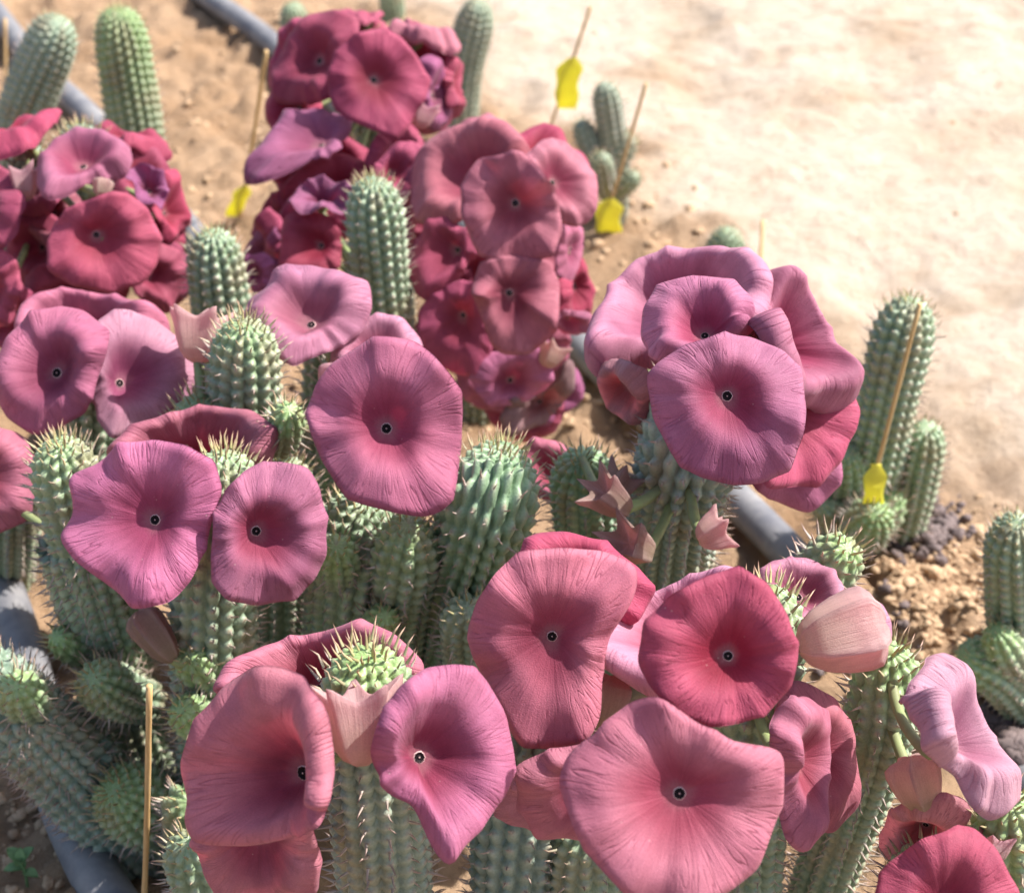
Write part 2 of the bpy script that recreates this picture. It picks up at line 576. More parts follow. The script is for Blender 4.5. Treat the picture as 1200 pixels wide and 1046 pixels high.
def stem(pl, pts, R, ribs=None, young=0.0, spine=0.0082, tone=(0.225, 0.30, 0.195), q=7, name='stem', spacing=0.0098, yl=0.035):
    """ribbed spiny stem; pts world points from base to tip, R radius"""
    pts = np.asarray(pts, float)
    R = R * .89
    ax = catmull(pts, 90)
    seg = np.linalg.norm(np.diff(ax, axis=0), axis=1)
    cum = np.concatenate([[0], np.cumsum(seg)])
    S = cum[-1]
    if ribs is None:
        ribs = int(round(2 * np.pi * R / 0.0105))
    ribs = max(10, ribs + ribs % 2)
    Rt = min(R * 1.75, S * .6)
    rows_per = 5 if q >= 6 else 4
    a1 = np.arange(0, S - Rt, spacing / rows_per)
    angs = np.linspace(0, np.pi / 2 * .985, max(12, int(rows_per * Rt * 1.35 / (spacing * .7))))
    a = np.concatenate([a1, (S - Rt) + Rt * np.sin(angs)])
    taper = 1.0 - 0.12 * np.clip(1 - a1 / max(S - Rt, 1e-6) * 1.6, 0, 1) + 0.03 * np.sin(a1 * 45 + rng.uniform(0, 6))
    t_end = taper[-1] if len(taper) else 1
    r = np.concatenate([R * taper, R * t_end * np.cos(angs) ** 0.80])
    arc = np.concatenate([[0], np.cumsum(np.hypot(np.diff(a), np.diff(r)))])
    spc = spacing * (0.45 + 0.55 * np.clip(r / R, 0, 1))
    W = np.concatenate([[0], np.cumsum(np.diff(arc) / (.5 * (spc[1:] + spc[:-1])))])
    A = np.stack([np.interp(a, cum, ax[:, i]) for i in range(3)], -1)
    T, N, B = frames(A)
    nc = ribs * q
    c = np.arange(nc) / q
    ri = np.floor(c)
    fx = c - ri - .5
    tw = rng.uniform(-.35, .35)
    ph = rng.uniform(0, 2 * np.pi)
    rib_off = rng.uniform(-.2, .2, ribs)[ri.astype(int)]
    Wg = W[:, None] + .5 * (ri % 2)[None] + rib_off[None]
    fy = Wg - np.round(Wg)
    # wavy grooves
    shift = 0.10 * np.cos(2 * np.pi * fy)
    xw = fx[None] / (1 + 2 * shift * .9)
    g = np.clip(np.abs(2 * xw), 0, 1)
    tub = np.exp(-(((xw / .25) ** 2 + ((fy - .10) / .25) ** 2) ** .62))
    amp = np.clip(r / R, .12, 1)[:, None]
    jit = rng.uniform(.75, 1.2, (len(a), 1)) * 0 + 1
    rr = r[:, None] * (1 - 0.17 * g ** 4.0 - 0.055 * amp * np.abs(2 * fy) ** 5) + R * 0.15 * tub * amp * jit + R * .012 * vnoise(c[None] * .9, W[:, None] * .9, 33)
    phi = 2 * np.pi * (c[None] + .5 * 0) / ribs + ph + tw * (a[:, None] / .3)
    V = A[:, None] + rr[..., None] * (np.cos(phi)[..., None] * N[:, None] + np.sin(phi)[..., None] * B[:, None])
    # lift tubercles towards the tip
    V = V + T[:, None] * (R * .15 * tub * amp)[..., None]
    nr = len(a)
    V = V.reshape(-1, 3)
    F = [grid_faces(nr, nc)]
    V = np.vstack([V, A[-1] + T[-1] * R * .01])
    i = np.arange(nc)
    F.append(np.stack([np.full(nc, nr * nc), (nr - 1) * nc + i, (nr - 1) * nc + (i + 1) % nc], -1))
    # colours that belong to the skin
    tone = np.array(tone)
    col = np.broadcast_to(tone, (nr, nc, 3)).copy()
    age = np.clip((S - a) / yl, 0, 1)[:, None, None]
    yg = np.array([0.26, 0.39, 0.12])
    yw = np.clip((.15 + young), 0, 1) * (1 - age) ** .8
    col = col * (1 - yw) + yg * yw
    pale = np.array([0.50, 0.56, 0.44])
    pk = (tub ** 1.5 * .75)[..., None] * (1 - .6 * yw)
    col = col * (1 - pk) + pale * pk
    are = np.exp(-((xw / .12) ** 2 + ((fy - .16) / .10) ** 2))[..., None] * .9 * age
    col = col * (1 - are) + np.array([0.36, 0.19, 0.13]) * are
    old = np.clip(vnoise(c[None] * .5, W[:, None] * .35, int(rng.integers(1000))) * 2 - .15, 0, .6)[..., None]
    col = col * (1 - old) + np.array([0.30, 0.25, 0.16]) * old
    # corky brown foot
    ft = np.clip(1 - a / (.16 * S), 0, 1)[:, None, None] * .5
    col = col * (1 - ft) + np.array([0.25, 0.20, 0.12]) * ft
    col = np.vstack([col.reshape(-1, 3), yg])
    so = mesh(name, V, F, M_SKIN, pl, attrs={'Col': ('C', col)})
    # spines, one per tubercle
    Pb, D, Ln, cA, cB = [], [], [], [], []
    for k in range(ribs):
        off = .5 * (k % 2) + rng.uniform(0, 0)
        ro = rib_off[k * q]
        n0 = int(W[-1]) + 1
        wk = np.arange(1, n0) - off - ro
        wk = wk[(wk > 2) & (wk < W[-1] - .3)]
        if len(wk) == 0: continue
        ak = np.interp(wk, W, a)
        rk = np.interp(wk, W, r)
        Ak = np.stack([np.interp(ak, a, A[:, j]) for j in range(3)], -1)
        Tk = np.stack([np.interp(ak, a, T[:, j]) for j in range(3)], -1)
        Nk = np.stack([np.interp(ak, a, N[:, j]) for j in range(3)], -1)
        Bk = np.stack([np.interp(ak, a, B[:, j]) for j in range(3)], -1)
        p = 2 * np.pi * (k + .5) / ribs + ph + tw * (ak / .3)
        O = np.cos(p)[:, None] * Nk + np.sin(p)[:, None] * Bk
        ampk = np.clip(rk / R, .12, 1)
        dome = np.clip((ak - (S - Rt)) / Rt, 0, 1)
        Pb.append(Ak + O * (rk + R * .13 * ampk)[:, None] + Tk * (R * .19 * ampk)[:, None])
        up = .35 + 1.1 * dome
        d = O * (1 - .45 * dome[:, None]) + Tk * up[:, None] + rng.normal(0, .16, (len(ak), 3))
        D.append(d / np.linalg.norm(d, axis=1)[:, None])
        Ln.append(spine * rng.uniform(.65, 1.25, len(ak)) * (1 + .12 * dome))
        ag = np.clip((S - ak) / (yl * .8), 0, 1)[:, None]
        ca = np.array([.50, .50, .22]) * (1 - ag) + np.array([.60, .53, .46]) * ag
        cb_ = np.array([.50, .26, .20]) * (1 - ag) + np.array([.42, .24, .18]) * ag
        v = rng.uniform(.75, 1.25, (len(ak), 1))
        cA.append(ca * v); cB.append(cb_ * v)
    if Pb:
        Pb, D, Ln, cA, cB = map(np.concatenate, (Pb, D, Ln, cA, cB))
        sv, sf, scol = spine_arrays(Pb, D, Ln, np.clip(Ln * .095, .0003, .0011), cA, cB)
        so_org = np.array(pl['_o'])
        s = mesh('spines', sv, sf, M_SPINE, None, attrs={'Col': ('C', scol)}, origin=so_org)
        s.location = (0, 0, 0)
        s.parent = so
        tag(s, kind='stuff')
    STEMS[pl.name].append((ax[10:], R))
    return so


def st(pl, tip, base, R, mid=None, **kw):
    """stem from photo pixels: tip (x, y, axial distance), base pixel on the ground (or x, y, distance)"""
    T_ = at(*tip)
    B_ = gnd(*base, z=-0.015) if len(base) == 2 else at(*base)
    P = [B_]
    for m_ in (mid or []):
        P.append(at(*m_))
    P.append(T_)
    return stem(pl, P, R, **kw)


# ------------------------------------------------------------------ plants: flowers
PAL = {  # rim, inner, back
    'mauve': ((0.53, 0.172, 0.258), (0.38, 0.062, 0.120), (0.50, 0.27, 0.30)),
    'pale': ((0.60, 0.275, 0.350), (0.46, 0.120, 0.190), (0.57, 0.36, 0.37)),
    'rose': ((0.53, 0.178, 0.215), (0.37, 0.062, 0.095), (0.53, 0.30, 0.28)),
    'deep': ((0.46, 0.092, 0.148), (0.34, 0.042, 0.074), (0.46, 0.19, 0.20)),
    'red': ((0.49, 0.078, 0.130), (0.34, 0.022, 0.050), (0.48, 0.18, 0.18)),
    'purple': ((0.38, 0.12, 0.215), (0.29, 0.065, 0.12), (0.42, 0.22, 0.26)),
    'shell': ((0.66, 0.36, 0.40), (0.58, 0.23, 0.29), (0.62, 0.43, 0.38)),
    'dry': ((0.36, 0.19, 0.17), (0.30, 0.11, 0.11), (0.36, 0.26, 0.20)),
    'tan': ((0.52, 0.23, 0.23), (0.39, 0.09, 0.10), (0.52, 0.41, 0.32)),
}
NF = [0]


def poly_radius(poly, c, ang):
    P = np.asarray(poly, float) - np.asarray(c, float)
    Q = np.roll(P, -1, axis=0)
    d = np.stack([np.cos(ang), -np.sin(ang)], -1)          # image y runs down
    out = np.zeros(len(ang))
    for p, q in zip(P, Q):
        e = q - p
        den = d[:, 0] * e[1] - d[:, 1] * e[0]
        den = np.where(np.abs(den) < 1e-9, 1e-9, den)
        t = (p[0] * e[1] - p[1] * e[0]) / den
        u = (p[0] * d[:, 1] - p[1] * d[:, 0]) / den
        ok = (t > 0) & (u >= -1e-6) & (u <= 1 + 1e-6)
        out = np.where(ok, np.maximum(out, t), out)
    return out


def smooth_c(x, k):
    f = np.fft.rfft(x)
    n = np.arange(len(f))
    return np.fft.irfft(f * np.exp(-(n / k) ** 2), len(x))


def flower(pl, eye, d, outline, yaw=None, pitch=None, cup=36, rim=-35, pal='mauve', mods=(), fit=True,
           wav=1.4, wilt=0.0, tips=0.34, label=None, radius=None, lim=(.6, 1.65), bend=.45, soft=.32, curl=50):
    NF[0] += 1
    rs = np.random.default_rng(100 + NF[0])
    outline = np.asarray(outline, float)
    P0 = at(eye[0], eye[1], d)
    lo, hi = outline.min(0), outline.max(0)
    cen = (lo + hi) / 2
    Rpx = .25 * (hi - lo).sum()
    if yaw is None: yaw = math.degrees(math.asin(max(-.75, min(.75, -(eye[0] - cen[0]) / Rpx / .55))))
    if pitch is None: pitch = math.degrees(math.asin(max(-.75, min(.75, (eye[1] - cen[1]) / Rpx / .55))))
    y_, p_ = R_(yaw), R_(pitch)
    # view ray at the eye is the reference for facing
    n = math.sin(y_) * math.cos(p_) * VR + math.sin(p_) * VU - math.cos(y_) * math.cos(p_) * VF
    e1 = VR - n * (VR @ n)
    e1 /= np.linalg.norm(e1)
    e2 = np.cross(n, e1)
    nt_, ns = 132, 40
    th = np.linspace(0, 2 * np.pi, nt_, endpoint=False)
    s = np.linspace(0, 1, ns) ** .80
    ss = lambda a_, b_, x: (lambda u: u * u * (3 - 2 * u))(np.clip((x - a_) / (b_ - a_), 0, 1))
    cupA = np.full(nt_, float(cup)) + 3.5 * np.sin(2 * th + rs.uniform(0, 6)) + 3 * np.sin(3 * th + rs.uniform(0, 6))
    rimA = np.full(nt_, float(rim)) + 12 * np.sin(2 * th + rs.uniform(0, 6)) + 9 * np.sin(3 * th + rs.uniform(0, 6)) + 6 * np.sin(5 * th + rs.uniform(0, 6))
    for (ang, wid, dc, dr) in mods:
        dd = (np.degrees(th) - ang + 180) % 360 - 180
        g = np.exp(-(dd / wid) ** 2)
        cupA += dc * g
        rimA += dr * g
    tp = rs.uniform(0, 72) if not isinstance(wilt, tuple) else 0
    tip = np.zeros(nt_)
    for k in range(5):
        dd = (np.degrees(th) - (tp + 72 * k) + 180) % 360 - 180
        tip += np.exp(-(np.abs(dd) / 9.0) ** 1.2)
    bs = bend + .08 * np.sin(th * 2 + rs.uniform(0, 6))
    phi = 4 + (cupA[:, None] - 4) * ss(.04, .22, s[None]) + (rimA - cupA)[:, None] * ss(bs[:, None], bs[:, None] + soft, s[None]) - curl * ss(.86, 1.0, s[None])
    if wilt:
        w_ = vnoise(np.cos(th)[:, None] * 2.2 + 5, np.sin(th)[:, None] * 2.2 + s[None] * 2.5, NF[0]) * 2
        phi = phi + wilt * 110 * w_ * s[None] ** 1.5
    phi = np.radians(phi)
    ds = np.diff(s, prepend=0)
    rho = np.cumsum(np.cos(phi) * ds[None], 1)
    zz = np.cumsum(np.sin(phi) * ds[None], 1)
    rad_m = (radius or Rpx * d / FPX) * 1.12
    Lm = np.full(nt_, rad_m)
    # rim ruffles and broad creases
    wv = (.030 * np.sin(rs.integers(6, 9) * th + rs.uniform(0, 6)) + .016 * np.sin(rs.integers(11, 15) * th + rs.uniform(0, 6))
          + .05 * vnoise(np.cos(th) * 2.5 + 9, np.sin(th) * 2.5, NF[0] + 50))[:, None] * (s[None] ** 2.4) * wav
    wv = wv + .012 * vnoise(np.degrees(th)[:, None] / 6.0, s[None] * 2.2, NF[0] + 80) * (ss(.35, .8, s[None])) * wav

    def build(L):
        z = (zz + wv) * L[:, None]
        rr = rho * L[:, None]
        return P0 + rr[..., None] * (np.cos(th)[:, None, None] * e1 + np.sin(th)[:, None, None] * e2) + z[..., None] * n

    if fit:
        for it in range(14):
            P = build(Lm)
            px = proj(P) - np.array([eye[0], eye[1]])
            dist = np.hypot(px[..., 0], px[..., 1])
            j = dist.argmax(1)
            ii = np.arange(nt_)
            alpha = np.arctan2(-px[ii, j, 1], px[ii, j, 0])
            tgt = poly_radius(outline, eye, alpha)
            ratio = np.where(tgt > 1, tgt / np.maximum(dist[ii, j], 1), 1)
            Lm = Lm * np.clip(ratio, .6, 1.6) ** .7
            Lm = np.clip(smooth_c(Lm, 24), rad_m * lim[0], rad_m * lim[1])
        Lm = Lm * (1 + .22 * tips * (tip - tip.mean()))
    else:
        Lm = Lm * (1 + tips * 1.0 * tip) * (1 + .05 * np.sin(2 * th + rs.uniform(0, 6)))
    P = build(Lm)
    Rm = Lm.mean()
    # normals
    dth = (np.roll(P, -1, 0) - np.roll(P, 1, 0))
    dsv = np.gradient(P, axis=1)
    nn = np.cross(dsv, dth)
    ln = np.linalg.norm(nn, axis=2, keepdims=True)
    nn = np.where(ln > 1e-12, nn / np.maximum(ln, 1e-12), n)
    nn[:, 0] = n
    thick = .0011 * (1 - .35 * s)[None, :, None] * (Rm / .045)
    Pb = P - nn * thick
    # front: centre vertex + rings 1..ns-1
    Vf = np.vstack([P[:1, 0], P[:, 1:].transpose(1, 0, 2).reshape(-1, 3)])
    Vb = np.vstack([(P0 - n * thick[0, 0])[None], Pb[:, 1:].transpose(1, 0, 2).reshape(-1, 3)])
    nf = len(Vf)
    i = np.arange(nt_)
    j = (i + 1) % nt_
    Fq = grid_faces(ns - 1, nt_) + 1
    Fq = Fq[:, ::-1]
    quads = np.vstack([Fq[:, ::-1], Fq + nf, np.stack([1 + (ns - 2) * nt_ + i, 1 + (ns - 2) * nt_ + i, i, i], -1)[:0]])
    e = 1 + (ns - 2) * nt_
    rimq = np.stack([e + i, e + j, nf + e + j, nf + e + i], -1)
    tf = np.stack([np.zeros(nt_, int), 1 + i, 1 + j], -1)
    tb = np.stack([np.full(nt_, nf), nf + 1 + j, nf + 1 + i], -1)
    # orientation: front faces must look along +n
    a_, b_, c_ = Vf[tf[0]]
    if np.cross(b_ - a_, c_ - a_) @ n < 0:
        tf = tf[:, ::-1]; tb = tb[:, ::-1]
    a_, b_, c_ = Vf[quads[0][:3]]
    if np.cross(b_ - a_, c_ - a_) @ n < 0:
        quads = quads[:, ::-1]
    faces = [quads, rimq, tf, tb]
    nq = len(Fq)
    midx = np.concatenate([np.zeros(nq), np.ones(nq), np.zeros(nt_), np.zeros(nt_), np.ones(nt_)])
    # pigment
    cr, ci, cbk = (np.array(x) for x in PAL[pal])
    tv = rs.uniform(.88, 1.12)
    tv = tv * np.array([.93, .97, 1.04])
    cr, ci = cr * tv * rs.uniform(.94, 1.06, 3), ci * tv * rs.uniform(.92, 1.08, 3)
    sv = np.concatenate([[0], np.repeat(s[1:], nt_)])[:, None]
    k1 = ss(.22, .70, sv)
    cf = ci * .82 * (1 - k1) + cr * k1
    k0 = (1 - ss(.06, .18, sv)) * .35
    cf = cf * (1 - k0) + np.array([.48, .24, .24]) * k0
    k2 = ss(.94, 1.0, sv) * .5
    cf = cf * (1 - k2) + cr * .72 * k2
    kb = ss(.1, .9, sv)
    cbv = (cbk * .95 + np.array([.02, .04, -.02])) * (1 - kb) + (cbk * .55 + cr * .45) * kb
    polv = np.stack([np.concatenate([[0], np.tile(np.cos(th), ns - 1)]), np.concatenate([[0], np.tile(np.sin(th), ns - 1)]), sv[:, 0]], -1) + NF[0] * np.array([3.1, 1.7, .9])
    fo = mesh('flower', np.vstack([Vf, Vb]), faces, [M_PET, M_BACK], pl,
              attrs={'Col': ('C', np.vstack([cf, cbv])), 'pol': ('V', np.vstack([polv, polv])), 'rimw': ('F', np.tile(ss(.38, .7, sv[:, 0]), 2))}, midx=midx)
    if wilt and not label: label = 'crumpled wilting flower'
    if label: fo['label'] = label
    # the dark centre: pale five-lobed ring, black cup, pale knob
    Re = Rm * rs.uniform(.042, .050)
    pr = [(1.34, .02), (1.26, .10), (1.16, .16), (1.0, .22), (.86, .16), (.62, -.02), (.42, -.04), (.30, .10), (.15, .20), (.001, .22)]
    cm = [1, 1, 0, 0, 0, 0, 0, 0, 1]
    na = 30
    aa = np.linspace(0, 2 * np.pi, na, endpoint=False)
    lob = 1 + .025 * np.cos(5 * aa) + .05 * np.cos(10 * aa)
    L_ = []
    for (r0, z0) in pr:
        q_ = r0 * Re * (lob if r0 > .8 else 1)
        z1 = z0 * Re + .0003
        L_.append(P0 + q_[:, None] * (np.cos(aa)[:, None] * e1 + np.sin(aa)[:, None] * e2) + n * z1 if np.ndim(q_) else
                  P0 + q_ * (np.cos(aa)[:, None] * e1 + np.sin(aa)[:, None] * e2) + n * z1)
    Ve = np.vstack(L_)
    eo = mesh('flower_centre', Ve, [grid_faces(len(pr), na)], [M_DARK, M_PALE], None, midx=np.repeat(cm, na), origin=np.array(pl['_o']))
    eo.location = (0, 0, 0)
    eo.parent = fo
    # stalk back to the nearest stem
    best, bd = None, 9
    for axp, R in STEMS[pl.name]:
        dd = np.linalg.norm(axp - (P0 - n * .02), axis=1)
        k = dd.argmin()
        if dd[k] < bd:
            bd, best = dd[k], axp[k]
    if best is not None and bd < .16:
        q0 = P0 - n * (thick[0, 0] + .0002)
        pts = catmull([q0, q0 - n * .012, .5 * (q0 - n * .02) + .5 * best - np.array([0, 0, .004]), best], 14)
        V, F = tube(pts, np.concatenate([[.0062, .0055, .0042], np.full(11, .0028)]), 9)
        so = mesh('flower_stalk', V, F, M_STALK, None, origin=np.array(pl['_o']))
        so.location = (0, 0, 0)
        so.parent = fo
    return fo


def bud(pl, foot, tip, d, wid, pal='pale', open_=0.0, d2=None, spin=0.0, name='flower_bud', label=None):
    """five-ribbed bud from pixel foot to pixel tip, wid = half width in pixels"""
    a = at(*foot, d)
    b_ = at(*tip, d2 or d)
    ax = b_ - a
    H = np.linalg.norm(ax)
    ax /= H
    R = wid * d / FPX
    e1 = np.cross(ax, VF)
    e1 /= np.linalg.norm(e1)
    e2 = np.cross(ax, e1)
    nt_ = 60
    th = np.linspace(0, 2 * np.pi, nt_, endpoint=False)
    ph = (np.degrees(th) + spin) % 72 - 36
    ridge = np.exp(-(np.abs(np.abs(ph) - 36) / (15.0 if open_ else 7.0)) ** 1.2)           # 1 on the five ridges
    pent = 1 / np.cos(np.radians(ph)) * .86
    if open_ > 0:
        prof = [(0, .25), (.06, .55), (.2, .80), (.4, .95), (.58, 1.0), (.68, 1.02), (.72, .94), (.66, .72), (.60, .40), (.58, .02)]
        flare = [0, .0, .02, .05, .10, .22, .30, .12, 0, 0]
        lift = [0, 0, 0, .02, .05, .14, .20, .06, 0, 0]
    else:
        prof = [(0, .22), (.08, .55), (.25, .82), (.50, .97), (.70, 1.0), (.83, .93), (.91, .72), (.95, .46), (.97, .22), (.98, .02)]
        flare = [0, 0, .03, .08, .14, .20, .18, .10, .03, 0]
        lift = [0, 0, 0, 0, .01, .02, .02, .02, .02, 0]
    rs = np.random.default_rng(int(foot[0] * 7 + foot[1]))
    jag = 1 + rs.uniform(-.25, .25, 5)[(np.floor(((np.degrees(th) + spin + 36) % 360) / 72).astype(int)) % 5]
    V = []
    for k, (z, r) in enumerate(prof):
        q_ = R * r * pent * (1 + flare[k] * ridge * jag * (1.6 if open_ else 1)) * (1 - .06 * (k > 2) * (1 - ridge))
        zz = H * (z + lift[k] * ridge * jag) + .0 * th
        tw = th + .25 * max(0, (k - 5) / 4.0) * (0 if open_ else 1)
        V.append(a + zz[:, None] * ax + q_[:, None] * (np.cos(tw)[:, None] * e1 + np.sin(tw)[:, None] * e2))
    V = np.array(V)
    # refine along the length
    nr = 34
    tt = np.linspace(0, len(prof) - 1, nr)
    i0 = np.minimum(tt.astype(int), len(prof) - 2)
    f = (tt - i0)[:, None, None]
    f = f * f * (3 - 2 * f) * .35 + f * .65
    V = V[i0] * (1 - f) + V[i0 + 1] * f
    cr, ci, cbk = (np.array(x) for x in PAL[pal])
    z = np.linspace(0, 1, nr)[:, None, None]
    body = cbk * (1 - z) + (cbk * .6 + cr * .4) * z
    grn = np.array([.40, .38, .20])
    kk = np.clip(1 - z * 2.2, 0, 1) * .55
    col = body * (1 - kk) + grn * kk
    col = np.broadcast_to(col, (nr, nt_, 3)) * 1.0
    rd = ridge[None, :, None] * .35
    col = col * (1 - rd) + np.array([.62, .46, .44]) * rd
    pol = np.stack(np.broadcast_arrays(np.cos(th)[None] + foot[0], np.sin(th)[None] + foot[1], z[..., 0]), -1).reshape(-1, 3)
    o = mesh(name, V.reshape(-1, 3), [grid_faces(nr, nt_)], M_BACK, pl, attrs={'Col': ('C', col.reshape(-1, 3)), 'pol': ('V', pol), 'rimw': ('F', np.full(len(pol), .4))})
    if label: o['label'] = label
    best, bd = None, 9
    for axp, R2 in STEMS[pl.name]:
        dd = np.linalg.norm(axp - a, axis=1)
        k = dd.argmin()
        if dd[k] < bd: bd, best = dd[k], axp[k]
    if best is not None and bd < .15:
        pts = catmull([a + ax * .003, .6 * a + .4 * best - np.array([0, 0, .003]), best], 10)
        Vs, Fs = tube(pts, np.linspace(.0036, .0028, 10), 8)
        s = mesh('bud_stalk', Vs, Fs, M_STALK, None, origin=np.array(pl['_o']))
        s.location = (0, 0, 0)
        s.parent = o
    return o


def sv(pl, tip, lean, R, mid=None, **kw):
    """stem given by its tip pixel and distance; its foot stands on the ground at tip + lean (metres)"""
    T_ = at(*tip)
    B_ = np.array([T_[0] + lean[0], T_[1] + lean[1], -0.015])
    P = [B_] + [at(*m_) for m_ in (mid or [])] + [T_]
    if mid is None:
        P.insert(1, (B_ + T_) / 2 + np.array([lean[0] * .22, lean[1] * .22, 0]))
    return stem(pl, P, R, **kw)


def fill(pl, cx, cy, rp, d, yaw, pitch, pal, **kw):
    """another bloom of a crowded head, roughly round"""
    rs = np.random.default_rng(int(cx * 13 + cy * 7))
    a = np.linspace(0, 2 * np.pi, 12, endpoint=False)
    k = rp * (1 + rs.uniform(-.12, .16, 12))
    f = max(.5, math.cos(R_(yaw))), max(.5, math.cos(R_(pitch)))
    o = [(cx + k[i] * math.cos(a[i]) * f[0], cy + k[i] * math.sin(a[i]) * f[1]) for i in range(12)]
    h = .28 * rp
    eye = (cx - h * math.sin(R_(yaw)), cy + h * math.sin(R_(pitch)))
    kw.setdefault('cup', 38)
    kw.setdefault('rim', rs.uniform(-60, -15))
    return flower(pl, eye, d, o, yaw=yaw, pitch=pitch, pal=pal, wav=2.0, **kw)


def shoot(pl, foot, tip, R, **kw):
    """young side shoot between two (x, y, distance) points"""
    kw.setdefault('young', .6)
    kw.setdefault('yl', .03)
    return stem(pl, [at(*foot), .5 * (at(*foot) + at(*tip)) + np.array([0, 0, -.003]), at(*tip)], R, **kw)


# ---- far plants without flowers
p = plant('succulent_plant', (100, 330), 'pair of tall bare ribbed stems, one with yellow-green crown, behind mauve flower cluster')
sv(p, (70, 22, 1.75), (-.10, .02), .030, q=5, spine=.006, tone=(.25, .32, .24))
sv(p, (137, 10, 1.70), (.0, .02), .031, q=5, spine=.006, young=.5, yl=.12, tone=(.24, .31, .18))

p = plant('succulent_plant', (555, 250), 'single tall bare stem beside the tallest cluster of flowers, on open sand')
sv(p, (562, 2, 2.05), (-.03, .02), .026, q=5, spine=.006, tone=(.23, .27, .20))

p = plant('succulent_plant', (712, 262), 'small upright stem with four stubby arms on bright sand')
sv(p, (709, 98, 1.86), (.02, .03), .0185, q=5, spine=.006, tone=(.24, .27, .22))
shoot(p, (700, 190, 1.93), (680, 142, 1.90), .014, q=5, young=0, tone=(.24, .27, .22))
shoot(p, (712, 200, 1.93), (740, 160, 1.90), .0155, q=5, young=0, tone=(.24, .27, .22))
shoot(p, (712, 225, 1.95), (704, 183, 1.87), .0145, q=5, young=.1, tone=(.24, .27, .22))
shoot(p, (715, 225, 1.96), (746, 205, 1.92), .0135, q=5, young=.1, tone=(.24, .27, .22))

p = plant('succulent_plant', (853, 380), 'low stem whose domed tip peeps over the big right-hand flower head')
sv(p, (853, 272, 1.80), (.0, .02), .024, q=5, spine=.006)

p = plant('succulent_plant', (345, 130), 'short stub of stem beside the grey hose, behind the tallest flower cluster')
sv(p, (342, 6, 2.45), (.0, .02), .022, q=5, spine=.006)
p = plant('succulent_plant', (460, 120), 'distant stub of stem above the tallest flower cluster, on pale sand')
sv(p, (458, -12, 2.55), (.0, .02), .022, q=5, spine=.006)

# ---- staked plant on the sand at right
p = plant('succulent_plant', (1015, 625), 'leaning tall grey-green stem with young shoots, tied to stake with yellow tag')
st(p, (1068, 352, 1.27), (1000, 650), .026, mid=[(1035, 490, 1.33)], spine=.007)
st(p, (1085, 500, 1.34), (1055, 640), .021, spine=.007, young=.1)
st(p, (993, 530, 1.33), (985, 640), .020, spine=.007, young=.2)
shoot(p, (1005, 625, 1.38), (1026, 600, 1.30), .021)
shoot(p, (1030, 620, 1.38), (1048, 575, 1.36), .016)
shoot(p, (1030, 630, 1.40), (960, 590, 1.36), .017, young=.0)
# ---- plant at the right edge
p = plant('succulent_plant', (1190, 810), 'upright stem with low sprawling green shoots beside dark gravel and soil mound')
st(p, (1192, 612, 1.14), (1200, 815), .026, spine=.006)
st(p, (1128, 768, 1.20), (1215, 835), .023, mid=[(1170, 785, 1.22)], young=.45, spine=.005)
shoot(p, (1200, 790, 1.22), (1166, 738, 1.18), .017, spine=.005)

# ---- left cluster (dark red flowers in front of the bare pair)
p = plant('succulent_plant', (100, 520), 'stem crowded with mauve and dark red saucer flowers before the bare pair')
sv(p, (95, 150, 1.40), (-.03, .02), .027, q=6, tone=(.20, .26, .20))
sv(p, (35, 175, 1.36), (-.02, .03), .024, q=6, tone=(.20, .26, .20))
flower(p, (113, 275), 1.27, [(53, 285), (62, 262), (85, 240), (120, 227), (150, 225), (175, 243), (187, 275), (186, 310), (170, 333), (130, 343), (85, 337), (60, 320)], cup=34, rim=-15, pal='deep')
flower(p, (98, 196), 1.30, [(42, 218), (45, 188), (62, 162), (90, 150), (120, 150), (145, 168), (157, 186), (150, 208), (125, 212), (100, 218), (75, 232), (52, 234)], pitch=38, cup=38, rim=-60, pal='mauve')
flower(p, (12, 160), 1.38, [(-35, 205), (-30, 185), (10, 150), (40, 130), (70, 121), (76, 128), (60, 150), (35, 180), (0, 198)], yaw=-20, pitch=66, cup=30, rim=-30, pal='red')
flower(p, (150, 168), 1.42, [(90, 148), (105, 140), (140, 152), (175, 160), (198, 170), (200, 188), (180, 195), (140, 180), (110, 165)], yaw=20, pitch=68, cup=30, rim=-50, pal='red')
flower(p, (192, 250), 1.36, [(188, 190), (205, 200), (215, 225), (226, 262), (212, 270), (195, 290), (185, 250)], yaw=66, pitch=5, cup=35, rim=-40, pal='red')
flower(p, (172, 322), 1.35, [(150, 330), (160, 300), (185, 283), (212, 292), (221, 320), (208, 350), (195, 368), (170, 360)], yaw=35, pitch=-10, cup=45, rim=-20, pal='deep')
flower(p, (-12, 245), 1.32, [(-60, 240), (-40, 200), (-5, 190), (20, 205), (30, 240), (18, 285), (-10, 300), (-45, 285)], yaw=-35, pitch=0, cup=35, rim=-25, pal='deep')
flower(p, (-5, 335), 1.30, [(-60, 330), (-35, 300), (0, 290), (22, 305), (26, 340), (15, 378), (-15, 390), (-50, 375)], yaw=-25, pitch=-15, cup=35, rim=-35, pal='deep')
flower(p, (85, 345), 1.36, [(20, 350), (40, 310), (85, 300), (130, 310), (150, 345), (120, 380), (60, 385)], yaw=0, pitch=-20, cup=35, rim=-25, pal='deep')
flower(p, (175, 225), 1.34, [(140, 225), (148, 200), (170, 190), (192, 200), (198, 225), (188, 248), (160, 250)], yaw=25, pitch=20, cup=62, rim=40, pal='purple', wilt=.35)
bud(p, (118, 232), (122, 208), 1.27, 11, pal='tan')
bud(p, (30, 235), (22, 190), 1.31, 17, pal='pale', open_=1)
